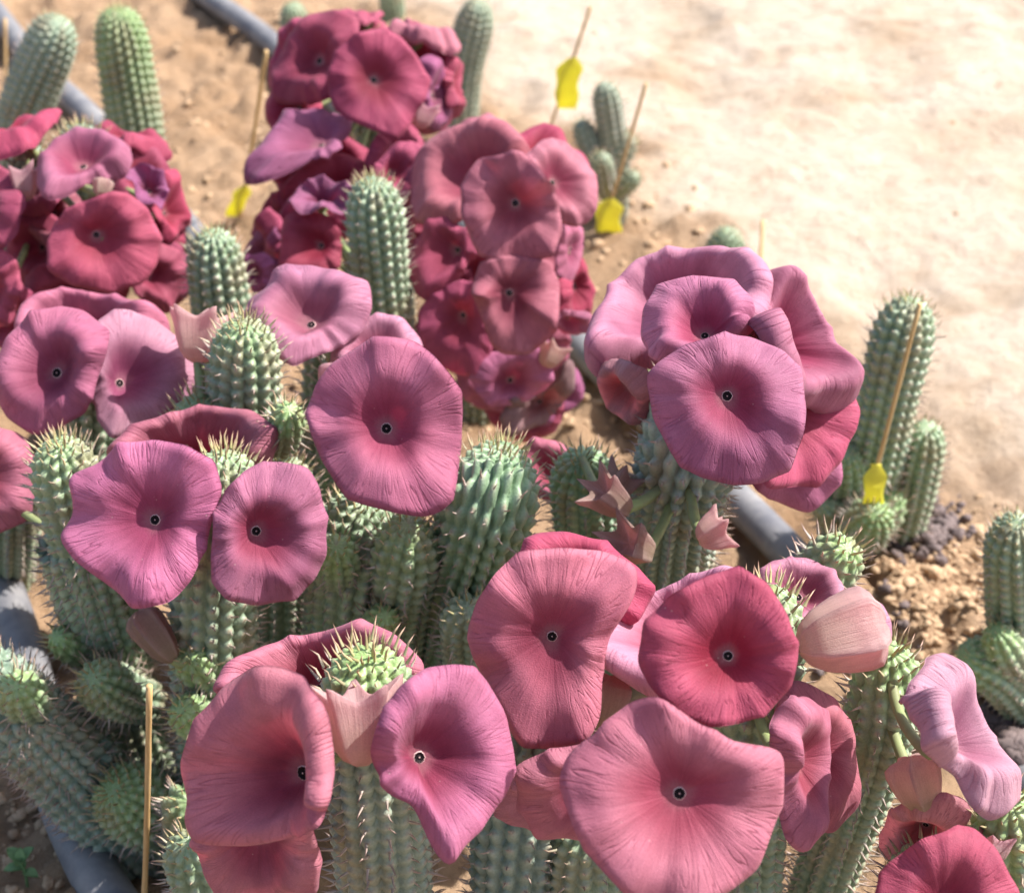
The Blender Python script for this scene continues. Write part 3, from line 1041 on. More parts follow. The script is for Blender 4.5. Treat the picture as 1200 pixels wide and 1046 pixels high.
for (cx, cy, rp, dd, ya, pi, pa) in [(40, 215, 42, 1.37, -30, 30, 'deep'), (165, 205, 42, 1.39, 30, 25, 'deep'), (45, 290, 44, 1.36, -25, 0, 'deep'), (190, 270, 44, 1.38, 48, -5, 'red'),
                                     (100, 340, 46, 1.38, 0, -25, 'red'), (195, 320, 42, 1.37, 38, -20, 'deep'), (15, 370, 44, 1.33, -20, -25, 'deep'), (60, 250, 40, 1.36, -15, 5, 'rose')]:
    fill(p, cx, cy, rp, dd, ya, pi, pa)

# ---- small domed stem between
p = plant('succulent_plant', (250, 440), 'short domed green stem between the left cluster and the big mauve saucers')
sv(p, (248, 272, 1.28), (.0, .02), .025, spine=.007)

# ---- tallest cluster at the back
p = plant('succulent_plant', (430, 380), 'tallest stem, wrapped from crown to foot in dark pink and wilting purple flowers')
sv(p, (432, 40, 1.58), (.01, .03), .027, q=6, tone=(.15, .20, .14))
sv(p, (436, 212, 1.29), (.005, .03), .0255, spine=.007)
flower(p, (438, 94), 1.45, [(382, 85), (395, 60), (415, 38), (440, 33), (470, 42), (490, 65), (503, 95), (500, 118), (488, 132), (480, 150), (465, 162), (440, 155), (405, 140), (385, 115)], cup=22, rim=-8, pal='deep')
flower(p, (375, 72), 1.50, [(318, 122), (320, 80), (338, 40), (362, 16), (395, 10), (420, 25), (425, 60), (420, 100), (380, 120), (340, 124)], yaw=-30, pitch=10, cup=34, rim=-25, pal='deep')
flower(p, (377, 171), 1.45, [(283, 200), (318, 152), (335, 130), (375, 126), (410, 138), (414, 160), (392, 168), (352, 196), (325, 208), (300, 222)], yaw=-10, pitch=45, cup=24, rim=-30, pal='purple', wav=2.0, lim=(.45, 2.2))
flower(p, (395, 225), 1.48, [(328, 235), (340, 205), (368, 185), (400, 178), (428, 188), (436, 215), (420, 250), (380, 262), (345, 255)], yaw=0, pitch=20, cup=40, rim=-20, pal='red')
flower(p, (377, 240), 1.42, [(338, 238), (350, 218), (378, 202), (390, 215), (418, 210), (412, 235), (398, 262), (370, 262), (350, 255)], yaw=0, pitch=30, cup=64, rim=30, pal='purple', wilt=.5, wav=2.5)
flower(p, (377, 288), 1.40, [(326, 312), (330, 262), (348, 244), (380, 250), (400, 270), (400, 312), (380, 330), (345, 330)], yaw=-10, pitch=5, cup=28, rim=-20, pal='red')
flower(p, (308, 285), 1.48, [(284, 315), (295, 280), (315, 245), (330, 232), (335, 260), (330, 300), (325, 325), (300, 330)], yaw=-55, pitch=-10, cup=34, rim=-25, pal='deep')
flower(p, (457, 204), 1.44, [(437, 222), (442, 190), (460, 170), (482, 164), (502, 174), (498, 205), (480, 225), (455, 238)], yaw=15, pitch=10, cup=40, rim=-20, pal='deep')
flower(p, (430, 22), 1.58, [(385, 20), (400, 8), (430, 3), (452, 6), (450, 18), (430, 30), (400, 30)], yaw=0, pitch=72, cup=20, rim=-30, pal='deep')
flower(p, (492, 38), 1.55, [(440, 18), (470, 20), (510, 38), (543, 56), (535, 66), (500, 58), (460, 42)], yaw=25, pitch=70, cup=22, rim=-70, pal='rose')
flower(p, (506, 112), 1.53, [(488, 60), (508, 62), (524, 95), (530, 130), (518, 155), (500, 150), (490, 110)], yaw=62, pitch=0, cup=30, rim=-60, pal='purple')
flower(p, (530, 98), 1.55, [(522, 60), (538, 52), (543, 80), (538, 120), (535, 148), (525, 130), (520, 95)], yaw=74, pitch=5, cup=28, rim=-60, pal='deep')
flower(p, (470, 245), 1.40, [(445, 235), (462, 222), (485, 225), (490, 255), (478, 300), (460, 310), (448, 270)], yaw=20, pitch=-15, cup=35, rim=-35, pal='rose')
flower(p, (300, 320), 1.42, [(278, 320), (288, 300), (310, 295), (325, 310), (320, 335), (300, 345)], yaw=-30, pitch=-10, cup=35, rim=-35, pal='purple')
bud(p, (490, 150), (500, 118), 1.47, 15, pal='pale', open_=1)
for (cx, cy, rp, dd, ya, pi, pa) in [(350, 75, 48, 1.54, -38, 12, 'deep'), (345, 130, 44, 1.52, -35, -10, 'red'), (480, 70, 48, 1.56, 25, 30, 'deep'), (500, 115, 46, 1.54, 45, 0, 'deep'), (420, 40, 46, 1.58, 0, 50, 'deep'),
                                     (350, 200, 46, 1.50, -35, -5, 'deep'), (400, 200, 44, 1.50, -5, 15, 'red'), (330, 265, 44, 1.49, -45, -10, 'deep'), (370, 255, 44, 1.47, -15, 5, 'red'), (310, 300, 38, 1.47, -50, -20, 'purple'),
                                     (470, 190, 44, 1.49, 30, -5, 'deep'), (475, 255, 40, 1.44, 40, -15, 'deep'), (355, 310, 44, 1.46, -15, -20, 'red'), (520, 90, 40, 1.56, 60, 5, 'purple')]:
    fill(p, cx, cy, rp, dd, ya, pi, pa)

# ---- middle cluster at the back
p = plant('succulent_plant', (560, 620), 'stem hung with a tall column of dusky pink flowers, drooping to dried ones below')
sv(p, (602, 185, 1.46), (-.035, .03), .028, q=6, tone=(.18, .25, .17))
flower(p, (604, 238), 1.29, [(538, 250), (545, 205), (560, 184), (590, 180), (612, 176), (637, 200), (655, 235), (661, 270), (645, 300), (610, 311), (580, 308), (555, 290)], cup=24, rim=-10, pal='rose', mods=[(35, 30, 22, 55)])
flower(p, (560, 218), 1.37, [(480, 245), (482, 200), (500, 165), (530, 146), (570, 139), (612, 141), (637, 155), (632, 170), (600, 200), (570, 245), (538, 262), (515, 271), (490, 258)], yaw=-20, pitch=28, cup=42, rim=-40, pal='rose', mods=[(60, 35, 15, -60)])
flower(p, (647, 214), 1.33, [(612, 185), (635, 163), (662, 165), (686, 185), (701, 215), (701, 245), (690, 263), (662, 264), (640, 250), (620, 220)], yaw=25, pitch=5, cup=26, rim=-30, pal='rose')
flower(p, (622, 181), 1.38, [(590, 170), (620, 150), (650, 138), (672, 150), (690, 178), (675, 195), (640, 200), (605, 195)], yaw=30, pitch=42, cup=32, rim=-40, pal='red')
flower(p, (597, 343), 1.30, [(552, 340), (562, 306), (600, 298), (640, 304), (657, 330), (656, 370), (646, 395), (620, 418), (587, 416), (570, 390)], yaw=5, pitch=-12, cup=24, rim=-10, pal='rose', mods=[(180, 25, 30, -70), (330, 25, 20, 30)])
flower(p, (537, 293), 1.35, [(478, 290), (484, 250), (520, 248), (550, 275), (556, 300), (540, 322), (512, 346), (492, 358), (480, 330)], yaw=-30, pitch=0, cup=34, rim=-35, pal='deep', mods=[(300, 30, 10, -60)])
flower(p, (543, 369), 1.35, [(488, 365), (508, 340), (540, 326), (565, 335), (580, 370), (578, 410), (570, 436), (540, 441), (512, 430), (490, 400)], yaw=-15, pitch=-15, cup=24, rim=-15, pal='deep')
flower(p, (668, 292), 1.38, [(648, 270), (668, 258), (684, 266), (683, 300), (664, 338), (650, 320)], yaw=55, pitch=-5, cup=28, rim=-20, pal='mauve')
flower(p, (672, 335), 1.40, [(645, 350), (660, 310), (680, 298), (698, 340), (692, 372), (668, 378), (650, 375)], yaw=50, pitch=-15, cup=40, rim=-30, pal='red')
flower(p, (598, 445), 1.36, [(548, 440), (570, 415), (610, 405), (642, 410), (652, 445), (620, 470), (572, 478)], yaw=0, pitch=-22, cup=30, rim=-20, pal='mauve', lim=(.5, 2))
flower(p, (632, 470), 1.39, [(583, 490), (600, 465), (640, 455), (660, 420), (674, 425), (675, 455), (640, 495), (597, 514)], yaw=12, pitch=-25, cup=50, rim=10, pal='dry', wilt=.25, lim=(.5, 2))
flower(p, (665, 372), 1.36, [(640, 372), (660, 362), (690, 366), (698, 378), (690, 392), (660, 392)], yaw=20, pitch=-55, cup=34, rim=-35, pal='mauve')
bud(p, (640, 430), (655, 398), 1.34, 16, pal='tan', open_=1)
for (cx, cy, rp, dd, ya, pi, pa) in [(515, 215, 50, 1.42, -38, 10, 'rose'), (520, 310, 48, 1.42, -38, -5, 'deep'), (530, 385, 48, 1.41, -25, -20, 'deep'), (640, 290, 50, 1.42, 35, -5, 'rose'), (650, 355, 46, 1.42, 38, -15, 'red'),
                                     (625, 400, 46, 1.40, 15, -25, 'rose'), (595, 425, 60, 1.40, -5, -22, 'mauve'), (640, 455, 46, 1.42, 25, -25, 'purple'), (615, 475, 46, 1.43, 5, -25, 'deep'), (665, 215, 46, 1.44, 45, 15, 'deep'), (570, 170, 48, 1.45, -10, 45, 'rose'), (560, 330, 46, 1.40, -12, -8, 'deep')]:
    fill(p, cx, cy, rp, dd, ya, pi, pa)

# ---- big plant, left middle
p = plant('succulent_plant', (330, 880), 'big many-stemmed plant with broad mauve saucers, beside the bare wooden stake')
st(p, (286, 380, 1.04), (310, 800), .0255, mid=[(290, 560, 1.13)], young=.3)
st(p, (68, 520, 1.0), (185, 935), .0245, mid=[(85, 640, 1.05), (140, 790, 1.12)], young=.3)
st(p, (265, 530, .985), (255, 990), .028, mid=[(250, 720, 1.02)], young=.2)
st(p, (236, 468, 1.07), (250, 850), .026, young=.3)
st(p, (425, 585, 1.03), (395, 880), .030, mid=[(408, 700, 1.08)])
st(p, (478, 615, 1.00), (440, 870), .023, young=.4, mid=[(470, 690, 1.05)])
st(p, (415, 400, 1.12), (400, 800), .025, young=.4)
st(p, (395, 360, 1.16), (385, 760), .025, young=.4)
st(p, (100, 400, 1.18), (110, 780), .026)
st(p, (12, 565, 1.25), (10, 690), .025)
st(p, (330, 545, 1.06), (330, 850), .026)
shoot(p, (270, 800, 1.08), (222, 770, 1.0), .015)
shoot(p, (270, 850, 1.08), (212, 832, 1.0), .015)
shoot(p, (400, 680, 1.06), (393, 640, 1.0), .015)
shoot(p, (430, 740, 1.08), (452, 722, 1.02), .012)
shoot(p, (130, 770, 1.12), (66, 746, 1.06), .013)
shoot(p, (170, 820, 1.12), (106, 795, 1.04), .020, young=.3)
shoot(p, (330, 520, 1.05), (338, 480, 1.0), .012)
flower(p, (67, 437), 1.09, [(-8, 430), (5, 395), (35, 368), (70, 357), (100, 362), (125, 385), (128, 410), (113, 450), (100, 485), (70, 503), (35, 508), (5, 490), (-6, 465)], cup=36, rim=-30, pal='mauve', mods=[(10, 40, 12, -45)])
flower(p, (140, 449), 1.10, [(107, 460), (110, 415), (112, 375), (150, 361), (185, 375), (217, 400), (234, 437), (225, 465), (195, 485), (160, 502), (130, 518), (116, 492)], yaw=28, pitch=12, cup=36, rim=-20, pal='pale', mods=[(160, 40, 10, -50)])
flower(p, (105, 405), 1.23, [(17, 378), (22, 355), (45, 341), (90, 338), (150, 350), (198, 365), (203, 385), (180, 425), (110, 445), (45, 425)], yaw=0, pitch=24, cup=60, rim=-85, pal='mauve', bend=.66, soft=.24, lim=(.4, 2.4))
flower(p, (365, 381), 1.10, [(265, 368), (285, 335), (320, 315), (365, 310), (405, 318), (432, 335), (438, 362), (425, 390), (390, 411), (345, 428), (315, 415), (287, 392)], pitch=33, yaw=-4, cup=42, rim=-38, pal='pale', bend=.40)
flower(p, (445, 420), 1.11, [(385, 425), (400, 392), (420, 375), (447, 367), (472, 370), (492, 395), (495, 440), (450, 470), (400, 460)], pitch=25, yaw=0, cup=40, rim=-70, pal='pale')
flower(p, (453, 502), .985, [(362, 480), (368, 450), (385, 425), (420, 405), (455, 394), (485, 396), (510, 415), (530, 440), (543, 480), (543, 520), (536, 560), (520, 597), (500, 608), (465, 603), (425, 592), (395, 570), (375, 540), (364, 510)], cup=38, rim=-14, pal='mauve', bend=.36)
flower(p, (230, 550), 1.055, [(118, 528), (160, 497), (200, 481), (250, 475), (300, 480), (326, 507), (320, 545), (290, 585), (230, 600), (160, 580)], yaw=5, pitch=16, cup=62, rim=-70, pal='rose', bend=.70, soft=.22, lim=(.4, 2.4))
flower(p, (182, 609), .955, [(74, 556), (110, 545), (140, 522), (180, 513), (220, 520), (250, 545), (263, 572), (250, 610), (240, 640), (226, 680), (200, 708), (165, 713), (130, 690), (85, 657), (72, 632), (86, 606), (84, 580)], cup=26, rim=-12, pal='mauve', yaw=-8, pitch=4)
flower(p, (300, 622), .955, [(246, 655), (250, 605), (265, 570), (290, 548), (330, 540), (362, 545), (376, 570), (381, 610), (385, 650), (370, 680), (345, 700), (305, 711), (265, 705), (252, 685)], cup=40, rim=-30, pal='mauve', yaw=16, bend=.42)
flower(p, (-28, 560), 1.08, [(-90, 555), (-60, 510), (-20, 495), (20, 505), (42, 535), (46, 570), (30, 612), (-5, 628), (-50, 615)], cup=30, rim=-35, pal='rose')
bud(p, (232, 425), (236, 352), 1.08, 30, pal='shell', open_=1, spin=20)
bud(p, (205, 775), (160, 715), 1.0, 20, pal='dry')
bud(p, (388, 470), (395, 425), 1.06, 17, pal='pale')

# ---- stems in the middle
p = plant('succulent_plant', (540, 860), 'thick bent stem bristling with spines, next to a paler knobbly short stem')
st(p, (592, 522, 1.0), (470, 850), .0315, mid=[(560, 630, 1.03)], tone=(.21, .32, .19), ribs=20, spacing=.0115)
st(p, (682, 538, 1.06), (700, 800), .0235, young=.3, tone=(.24, .36, .24))
st(p, (548, 712, 1.0), (560, 900), .019, tone=(.20, .26, .19))
flower(p, (650, 560), 1.14, [(600, 530), (625, 513), (655, 516), (682, 535), (685, 570), (650, 590), (610, 575)], pitch=30, cup=45, rim=-45, pal='rose')
bud(p, (712, 590), (742, 545), 1.0, 18, pal='dry', open_=1)

# ---- right cluster
p = plant('succulent_plant', (790, 760), 'stem topped by a heavy head of five large pink saucers against open sand')
st(p, (870, 372, 1.01), (765, 780), .0315, mid=[(800, 555, 1.01)], tone=(.24, .31, .24))
flower(p, (852, 464), .905, [(759, 450), (770, 425), (800, 403), (840, 392), (880, 393), (920, 410), (940, 440), (947, 480), (943, 512), (925, 545), (895, 568), (860, 571), (820, 560), (785, 530), (763, 490)], cup=36, rim=-16, pal='mauve', bend=.40, pitch=0, yaw=0)
flower(p, (826, 394), .945, [(749, 395), (752, 360), (775, 333), (810, 321), (850, 325), (880, 345), (888, 366), (868, 386), (850, 405), (810, 428), (770, 425)], pitch=32, cup=44, rim=-35, pal='mauve', mods=[(350, 25, 10, -70)])
flower(p, (792, 372), 1.05, [(684, 428), (690, 378), (718, 332), (745, 301), (790, 290), (850, 289), (895, 302), (910, 325), (900, 370), (850, 420), (780, 445), (712, 448)], pitch=26, yaw=-16, cup=54, rim=-75, pal='pale', bend=.62, soft=.24, lim=(.4, 2.6))
flower(p, (908, 400), 1.01, [(885, 340), (905, 313), (932, 308), (957, 352), (987, 415), (1014, 462), (990, 482), (950, 475), (900, 475), (868, 420)], yaw=36, pitch=22, cup=50, rim=-60, pal='mauve', bend=.62, soft=.22, mods=[(40, 50, 6, -50)], lim=(.4, 2.4))
flower(p, (915, 478), 1.0, [(860, 455), (940, 430), (1002, 452), (1005, 502), (986, 545), (958, 567), (900, 576), (865, 530)], yaw=32, pitch=-6, cup=40, rim=0, pal='deep', bend=.6, lim=(.4, 2.2))
flower(p, (912, 528), 1.01, [(868, 540), (880, 500), (930, 490), (985, 515), (988, 560), (970, 585), (949, 604), (915, 590), (885, 575)], yaw=15, pitch=-15, cup=26, rim=-10, pal='mauve', tips=.2)
flower(p, (738, 452), .99, [(690, 440), (715, 420), (755, 425), (775, 455), (758, 485), (746, 503), (715, 482)], yaw=-60, pitch=-35, cup=40, rim=-60, pal='tan')
bud(p, (735, 600), (692, 562), .97, 20, pal='dry', open_=1, d2=.95)
bud(p, (760, 650), (720, 627), .97, 22, pal='dry', open_=1, d2=.94)
bud(p, (818, 634), (858, 614), .95, 22, pal='shell', open_=1)

# ---- lying stems, lower left
p = plant('succulent_plant', (60, 960), 'sprawling thick stem lying over the grey hose, one rounded green tip facing out')
st(p, (-45, 775, 1.02), (175, 1010), .030, mid=[(15, 832, 1.05), (95, 905, 1.10)], tone=(.21, .29, .23))
shoot(p, (40, 830, 1.06), (18, 803, 1.0), .0165)
stem(p, [gnd(230, 960, -.02), at(190, 955, 1.12), at(130, 925, 1.06)], .029, young=.5, yl=.05)
stem(p, [gnd(235, 1010, -.02), at(225, 965, 1.06), at(222, 940, .99)], .019, young=.4, yl=.03)
stem(p, [gnd(260, 1070, -.02), at(245, 1040, .98), at(220, 985, .93)], .021, young=.1)

# ---- front left cluster
p = plant('succulent_plant', (450, 1150), 'thick stem with spiky light green crown, pale bud and wide-open rose trumpets')
st(p, (428, 768, .80), (470, 1230), .0265, mid=[(442, 940, .855)], young=.75, spine=.010, tone=(.23, .29, .22), yl=.03)
flower(p, (356, 905), .765, [(206, 897), (225, 855), (262, 800), (300, 777), (330, 780), (360, 800), (385, 830), (393, 890), (390, 925), (376, 970), (330, 985), (280, 992), (232, 985), (214, 965), (220, 935)], yaw=-34, pitch=-4, cup=44, rim=2, pal='rose', bend=.60, mods=[(20, 40, 10, -40)], tips=.25)
flower(p, (491, 887), .765, [(432, 880), (440, 850), (470, 800), (500, 780), (535, 777), (570, 795), (595, 835), (603, 880), (595, 930), (565, 975), (538, 995), (520, 1016), (505, 990), (488, 950), (460, 925), (440, 902)], yaw=24, pitch=6, cup=46, rim=-20, pal='mauve', bend=.55, mods=[(150, 50, 5, -45)])
flower(p, (375, 810), .88, [(253, 805), (262, 775), (310, 755), (370, 740), (420, 728), (460, 738), (503, 778), (480, 830), (380, 870), (290, 850)], yaw=0, pitch=24, cup=60, rim=-85, pal='rose', bend=.64, soft=.22, lim=(.4, 2.6))
flower(p, (305, 975), .81, [(225, 985), (240, 950), (300, 930), (360, 945), (374, 990), (372, 1050), (330, 1075), (260, 1065), (240, 1030)], yaw=-10, pitch=-35, cup=30, rim=-20, pal='rose')
bud(p, (424, 896), (416, 790), .765, 40, pal='shell', open_=1, spin=10)
stem(p, [at(450, 985, .85), at(415, 985, .82), at(372, 982, .80)], .0055, ribs=8, spine=.003, young=.8, q=5, name='side_shoot') if False else None

# ---- front middle cluster
p = plant('succulent_plant', (700, 1150), 'stems carrying the biggest rose-pink saucers, one wide flower below a cherry-red one')
st(p, (655, 690, .90), (600, 1200), .0285, mid=[(610, 980, .93)], tone=(.21, .27, .21))
st(p, (905, 690, .87), (860, 1180), .026, mid=[(882, 850, .90)], young=.3, spine=.009)
st(p, (690, 960, .90), (690, 1200), .026, spine=.009)
flower(p, (647, 745), .80, [(549, 735), (557, 705), (580, 670), (615, 645), (660, 640), (710, 645), (742, 660), (747, 690), (735, 715), (715, 745), (705, 790), (705, 840), (690, 870), (650, 880), (610, 872), (588, 840), (568, 800), (553, 770)], cup=26, rim=-12, pal='rose', yaw=-4, pitch=-8, tips=.2)
flower(p, (690, 690), .86, [(600, 650), (630, 624), (665, 621), (710, 635), (750, 665), (767, 692), (750, 730), (690, 750), (620, 730)], pitch=20, cup=48, rim=-65, pal='red')
flower(p, (853, 768), .735, [(744, 775), (755, 735), (785, 695), (830, 672), (865, 667), (900, 680), (925, 720), (936, 770), (930, 805), (905, 830), (870, 848), (830, 854), (790, 837), (760, 805)], cup=32, rim=-6, pal='red', yaw=0, pitch=0, bend=.5)
flower(p, (800, 745), .86, [(672, 758), (690, 733), (740, 703), (800, 678), (850, 660), (880, 668), (890, 720), (850, 800), (760, 830), (695, 800)], yaw=-14, pitch=40, cup=50, rim=-100, pal='pale', bend=.6, soft=.22, lim=(.4, 2.2))
flower(p, (796, 929), .715, [(651, 915), (665, 880), (700, 858), (740, 820), (770, 812), (820, 848), (860, 868), (921, 878), (918, 930), (905, 975), (890, 1020), (850, 1048), (800, 1062), (740, 1058), (705, 1020), (672, 970)], cup=27, rim=-14, pal='rose', yaw=2, pitch=2, bend=.5, tips=.2)
flower(p, (690, 915), .79, [(598, 897), (640, 880), (690, 868), (720, 890), (715, 960), (670, 1000), (650, 1032), (628, 990), (610, 945)], yaw=10, pitch=-25, cup=12, rim=-45, pal='rose', tips=.4)
flower(p, (648, 920), .86, [(570, 960), (590, 910), (640, 890), (670, 920), (665, 980), (620, 990), (585, 985)], yaw=-10, pitch=-40, cup=35, rim=-25, pal='tan')
flower(p, (935, 890), .81, [(900, 850), (915, 822), (945, 813), (970, 835), (975, 885), (968, 950), (948, 1004), (924, 985), (905, 930)], yaw=40, pitch=0, cup=34, rim=-50, pal='rose', mods=[(180, 50, 25, 0)], lim=(.5, 1.8))
flower(p, (955, 880), .85, [(905, 830), (935, 795), (978, 815), (1003, 860), (1008, 945), (975, 980), (930, 960)], yaw=28, pitch=6, cup=30, rim=-40, pal='rose', lim=(.4, 2.4))
bud(p, (700, 850), (715, 790), .83, 30, pal='tan')

# ---- front right cluster
p = plant('succulent_plant', (980, 1060), 'slim green stem with plump pale pink bud and folded light pink trumpet')
st(p, (1043, 762, .86), (930, 1120), .0205, mid=[(1022, 880, .91)], young=.55, spine=.009)
shoot(p, (925, 705, 1.0), (992, 642, .93), .0195, spine=.0095, yl=.02)
flower(p, (935, 700), .92, [(878, 675), (905, 656), (945, 652), (978, 668), (1002, 698), (985, 735), (930, 745), (890, 720)], pitch=30, yaw=5, cup=52, rim=-70, pal='pale')
flower(p, (985, 735), .95, [(910, 710), (940, 695), (1000, 700), (1035, 705), (1046, 730), (1040, 760), (1000, 775), (930, 770)], yaw=10, pitch=10, cup=40, rim=-50, pal='pale')
bud(p, (935, 758), (1040, 728), .84, 44, pal='shell', spin=30)
flower(p, (1112, 870), .80, [(1056, 835), (1063, 800), (1095, 767), (1117, 770), (1137, 800), (1167, 870), (1199, 937), (1172, 958), (1140, 950), (1125, 915), (1095, 892), (1060, 862)], yaw=42, pitch=30, cup=44, rim=-45, pal='shell', mods=[(200, 60, 10, -40)], lim=(.4, 2.0))
bud(p, (1085, 950), (1065, 885), .83, 28, pal='tan')
flower(p, (1085, 965), .85, [(1028, 1005), (1040, 950), (1075, 930), (1125, 928), (1142, 950), (1120, 990), (1060, 1015)], yaw=-30, pitch=-40, cup=40, rim=-30, pal='tan')
p = plant('succulent_plant', (1180, 1150), 'light green spiny stem with a deep rose saucer, below the folded pink trumpet')
st(p, (1182, 940, .82), (1190, 1250), .021, young=.6, spine=.009, yl=.08)
st(p, (1085, 1010, .83), (1090, 1250), .024, young=.6, spine=.009)
flower(p, (1105, 1062), .77, [(1018, 1060), (1040, 1010), (1080, 980), (1140, 967), (1168, 990), (1192, 1040), (1185, 1090), (1140, 1130), (1070, 1130)], cup=40, rim=-18, pal='deep')
bud(p, (1160, 1010), (1165, 970), .82, 20, pal='pale', open_=1)

for o in list(bpy.data.objects):
    if '_o' in o: del o['_o']


# ------------------------------------------------------------------ hoses, stakes, gravel, seedling
def on_ground(x, y, up):
    P = gnd(x, y, up)
    P[2] = gheight(P[0], P[1]) * .55 + up
    return P


def hose(pix, label, r=.0165):
    P = catmull([on_ground(q[0], q[1], q[2] if len(q) > 2 else r * .8) for q in pix], 120)
    V, F = tube(P, r, 20)
    o = mesh('irrigation_hose', V, F, M_HOSE)
    tag(o, label, 'hose', 'irrigation hoses between the rows')


hose([(-60, 590), (-10, 660), (30, 770), (60, 900), (105, 1010), (170, 1120)], 'grey hose in shade beside the small seedling, under the sprawling stem')
hose([(-120, -110), (-20, -5), (45, 75), (110, 140), (250, 300)], 'grey hose passing behind the pair of tall bare stems')
hose([(150, -60), (250, 2), (335, 62), (500, 225), (690, 415), (905, 612), (945, 655, -.005), (990, 705, -.05), (1100, 820, -.06), (1175, 890, -.03), (1230, 950), (1300, 1000)], 'long grey hose running diagonally past the tallest cluster to the slim budding stem')


def stake(base, top, d_top, label, r=.0018, tagp=None, tw=14, tl=55, tflip=1):
    T_ = at(*top, d_top)
    B_ = gnd(*base)
    B_[2] = gheight(B_[0], B_[1]) - .02
    P = catmull([B_, (B_ + T_) / 2 + np.array([.001, 0, 0]), T_], 14)
    V, F = tube(P, r * (1 + .06 * np.sin(np.arange(14) * 2.1)), 8)
    org = B_.copy()
    e = empty('wooden_stake', org)
    e['_o'] = [float(v) for v in org]
    tag(e, label, 'stake', 'wooden stakes marking the plants')
    mesh('stick', V, F, M_WOOD, e)
    if tagp:
        # yellow plastic strip looped round the stake
        f = tagp
        C = B_ + (T_ - B_) * f
        dn = (B_ - T_) / np.linalg.norm(B_ - T_)
        side = VR * tflip
        wv = tw * d_top / FPX
        ln = tl * d_top / FPX
        rows = []
        for k, u in enumerate(np.linspace(0, 1, 14)):
            c = C + dn * ln * u + side * wv * (.5 * u * u) - VF * (r + .0015 + .006 * math.sin(u * 3.0))
            ww = wv * (.35 + .65 * min(1, u * 5)) * (1 - .35 * max(0, (u - .7) / .3)) * (.9 + .12 * math.sin(u * 9)) * .55
            rows.append([c - side * ww, c - VF * .0012, c + side * ww])
        A = np.array(rows)
        Bk = A + VF * .0006
        nr = len(A)
        V2 = np.vstack([A.reshape(-1, 3), Bk.reshape(-1, 3)])
        g = grid_faces(nr, 3, wrap=False)
        mesh('tag', V2, [g, g[:, ::-1] + nr * 3], M_TAG, e)
        loop = [C + (math.cos(t) * VR + math.sin(t) * VF) * (r + .0012) for t in np.linspace(0, 2 * math.pi, 16)]
        V3, F3 = tube(np.array(loop), .0012, 6)
        mesh('tag_loop', V3, F3, M_TAG, e)
    del e['_o']


stake((160, 1110), (175, 803), .93, 'bare thin wooden stake standing before the many-stemmed plant')
stake((985, 690), (1078, 356), 1.19, 'slanting wooden stake with yellow tag against leaning stem', tagp=.50, tw=28, tl=92)
stake((618, 200), (692, 8), 1.90, 'wooden stake with yellow tag leaning over bare pale sand', tagp=.74, tw=30, tl=78, r=.0019)
stake((700, 270), (757, 98), 1.78, 'wooden stake with yellow tag beside the small four-armed plant', tagp=.30, tw=34, tl=72, r=.0019)
stake((885, 385), (894, 258), 1.80, 'plain wooden stake tip showing above the big right-hand flower head', r=.0022)
stake((278, 250), (312, 60), 1.76, 'pale wooden stake with yellow tag between left and tallest clusters', tagp=.25, tw=22, tl=60, r=.0022, tflip=-1)
stake((-2, 170), (6, 22), 2.1, 'short wooden stake near the hose behind the bare pair', r=.0022)


def rocks(name, cents, sizes, mat, label=None):
    Vs, Fs, n = [], [], 0
    import bmesh
    bm = bmesh.new()
    bmesh.ops.create_icosphere(bm, subdivisions=2, radius=1)
    bv = np.array([v.co[:] for v in bm.verts])
    bf = np.array([[v.index for v in f.verts] for f in bm.faces])
    bm.free()
    for c, s_ in zip(cents, sizes):
        sh = rng.uniform(.65, 1.25, 3)
        sh[2] *= .75
        k = bv * sh
        o = rng.uniform(0, 50, 2)
        k = k * (1 + .9 * vnoise(bv[:, 0] * 2.1 + o[0], bv[:, 1] * 2.1 + bv[:, 2] * 1.7 + o[1], 3) + .5 * vnoise(bv[:, 2] * 4 + o[1], bv[:, 0] * 4 - bv[:, 1] * 3 + o[0], 5))[:, None]
        a = rng.uniform(0, 6.28)
        R2 = np.array([[math.cos(a), -math.sin(a), 0], [math.sin(a), math.cos(a), 0], [0, 0, 1]])
        Vs.append(k @ R2.T * s_ + c)
        Fs.append(bf + n)
        n += len(bv)
    o = mesh(name, np.vstack(Vs), [np.vstack(Fs)], mat)
    tag(o, kind='stuff')
    if label: o['label'] = label; o['category'] = 'gravel'
    return o


def scatter(pix, sx, sy, n, s0, s1, sink=.2):
    cs, ss_ = [], []
    for _ in range(n):
        x, y = pix[0] + rng.normal(0, sx), pix[1] + rng.normal(0, sy)
        P = gnd(x, y)
        for _k in range(3): P = gnd(x, y, float(gheight(P[0], P[1])))
        s_ = s0 + (s1 - s0) * rng.random() ** 2
        P[2] = gheight(P[0], P[1]) + s_ * (.6 - sink)
        cs.append(P); ss_.append(s_)
    return cs, ss_


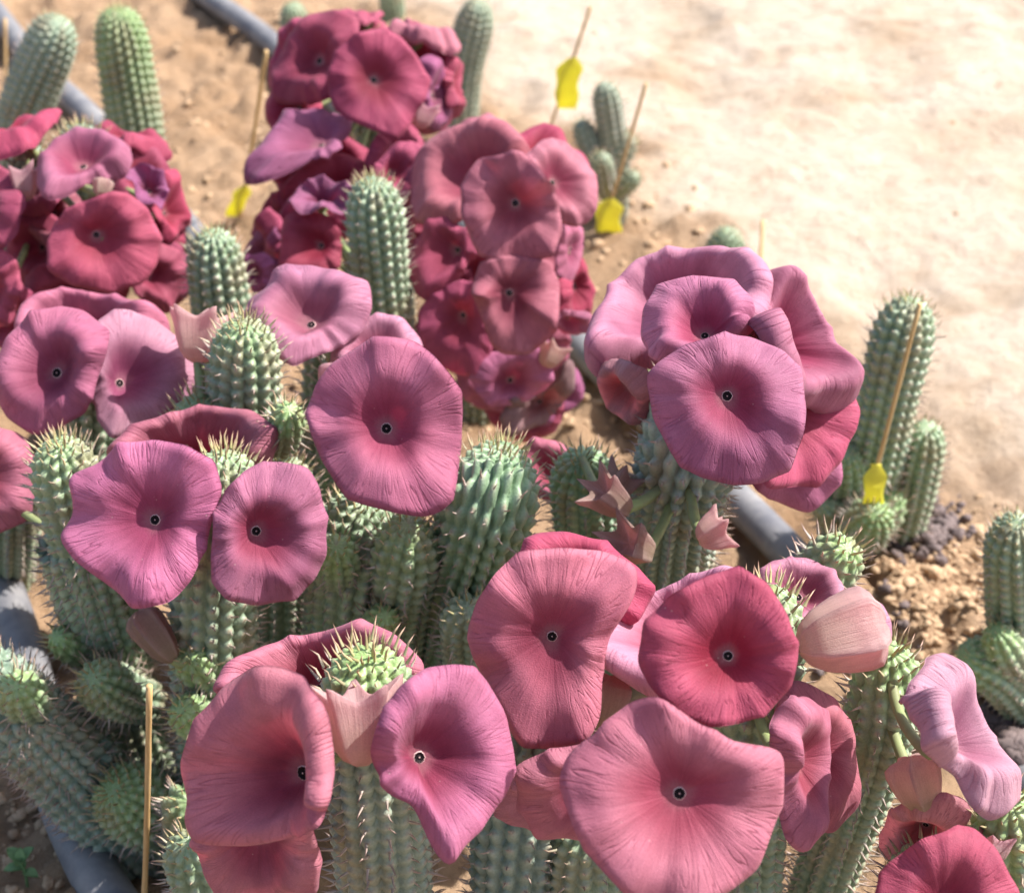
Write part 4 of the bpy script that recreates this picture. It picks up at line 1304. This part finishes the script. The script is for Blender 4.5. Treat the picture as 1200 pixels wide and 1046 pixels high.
c1, s1 = scatter((1075, 618), 26, 13, 420, .0025, .0065)
c2, s2 = scatter((1185, 862), 26, 26, 200, .004, .009)
c3, s3 = scatter((1000, 770), 30, 20, 60, .003, .007)
rocks('gravel', c1 + c2 + c3, s1 + s2 + s3, M_GRAV, 'dark brown gravel heaped by the staked plant and right-edge plant')
cs, ss_ = [], []
for (pc, sx, sy, n, a_, b_) in [((1095, 695), 48, 40, 800, .0008, .0050), ((30, 960), 45, 60, 220, .001, .005), ((1010, 975), 40, 40, 90, .001, .005), ((1150, 640), 40, 20, 60, .0015, .006),
                                ((260, 110), 90, 70, 120, .002, .007), ((600, 480), 120, 40, 120, .002, .006), ((730, 270), 40, 40, 60, .002, .008), ((950, 200), 260, 120, 60, .001, .0035)]:
    a, b_ = scatter(pc, sx, sy, n, a_, b_, sink=.6)
    cs += a; ss_ += b_
rocks('soil_clods', cs, ss_, M_CLOD, 'small crumbs and lumps of sandy soil scattered on the ground')

# seedling
B_ = gnd(30, 1032)
B_[2] = gheight(B_[0], B_[1])
sl = empty('seedling', B_)
sl['_o'] = [float(v) for v in B_]
tag(sl, 'tiny green seedling with small leaves in brown soil beside the hose', 'seedling')
V, F = tube(catmull([B_ - np.array([0, 0, .006]), B_ + np.array([.001, 0, .012]), B_ + np.array([-.001, 0, .024])], 8), .0011, 7)
mesh('stem', V, F, M_LEAF, sl)
for k, (az, el, ln, z) in enumerate([(150, 25, .013, .024), (200, 5, .012, .018), (40, 30, .012, .024), (95, 60, .010, .024), (340, -5, .011, .014), (270, 35, .011, .022), (120, 10, .010, .016)]):
    d_ = np.array([math.cos(R_(az)) * math.cos(R_(el)), math.sin(R_(az)) * math.cos(R_(el)), math.sin(R_(el))])
    s_ = np.cross(d_, [0, 0, 1.0]); s_ /= np.linalg.norm(s_)
    up = np.cross(s_, d_)
    b0 = B_ + np.array([0, 0, z])
    rows = []
    for u in np.linspace(0, 1, 7):
        ww = .0042 * math.sin(math.pi * min(1, .12 + u * .86)) ** .8 * (ln / .012)
        c = b0 + d_ * ln * u + up * (.002 * math.sin(u * 3))
        rows += [c - s_ * ww + up * .0012, c, c + s_ * ww + up * .0012]
    A = np.array(rows)
    g = grid_faces(7, 3, wrap=False)
    mesh('leaf', np.vstack([A, A - up * .0005]), [g, g[:, ::-1] + 21], M_LEAF, sl)
del sl['_o']
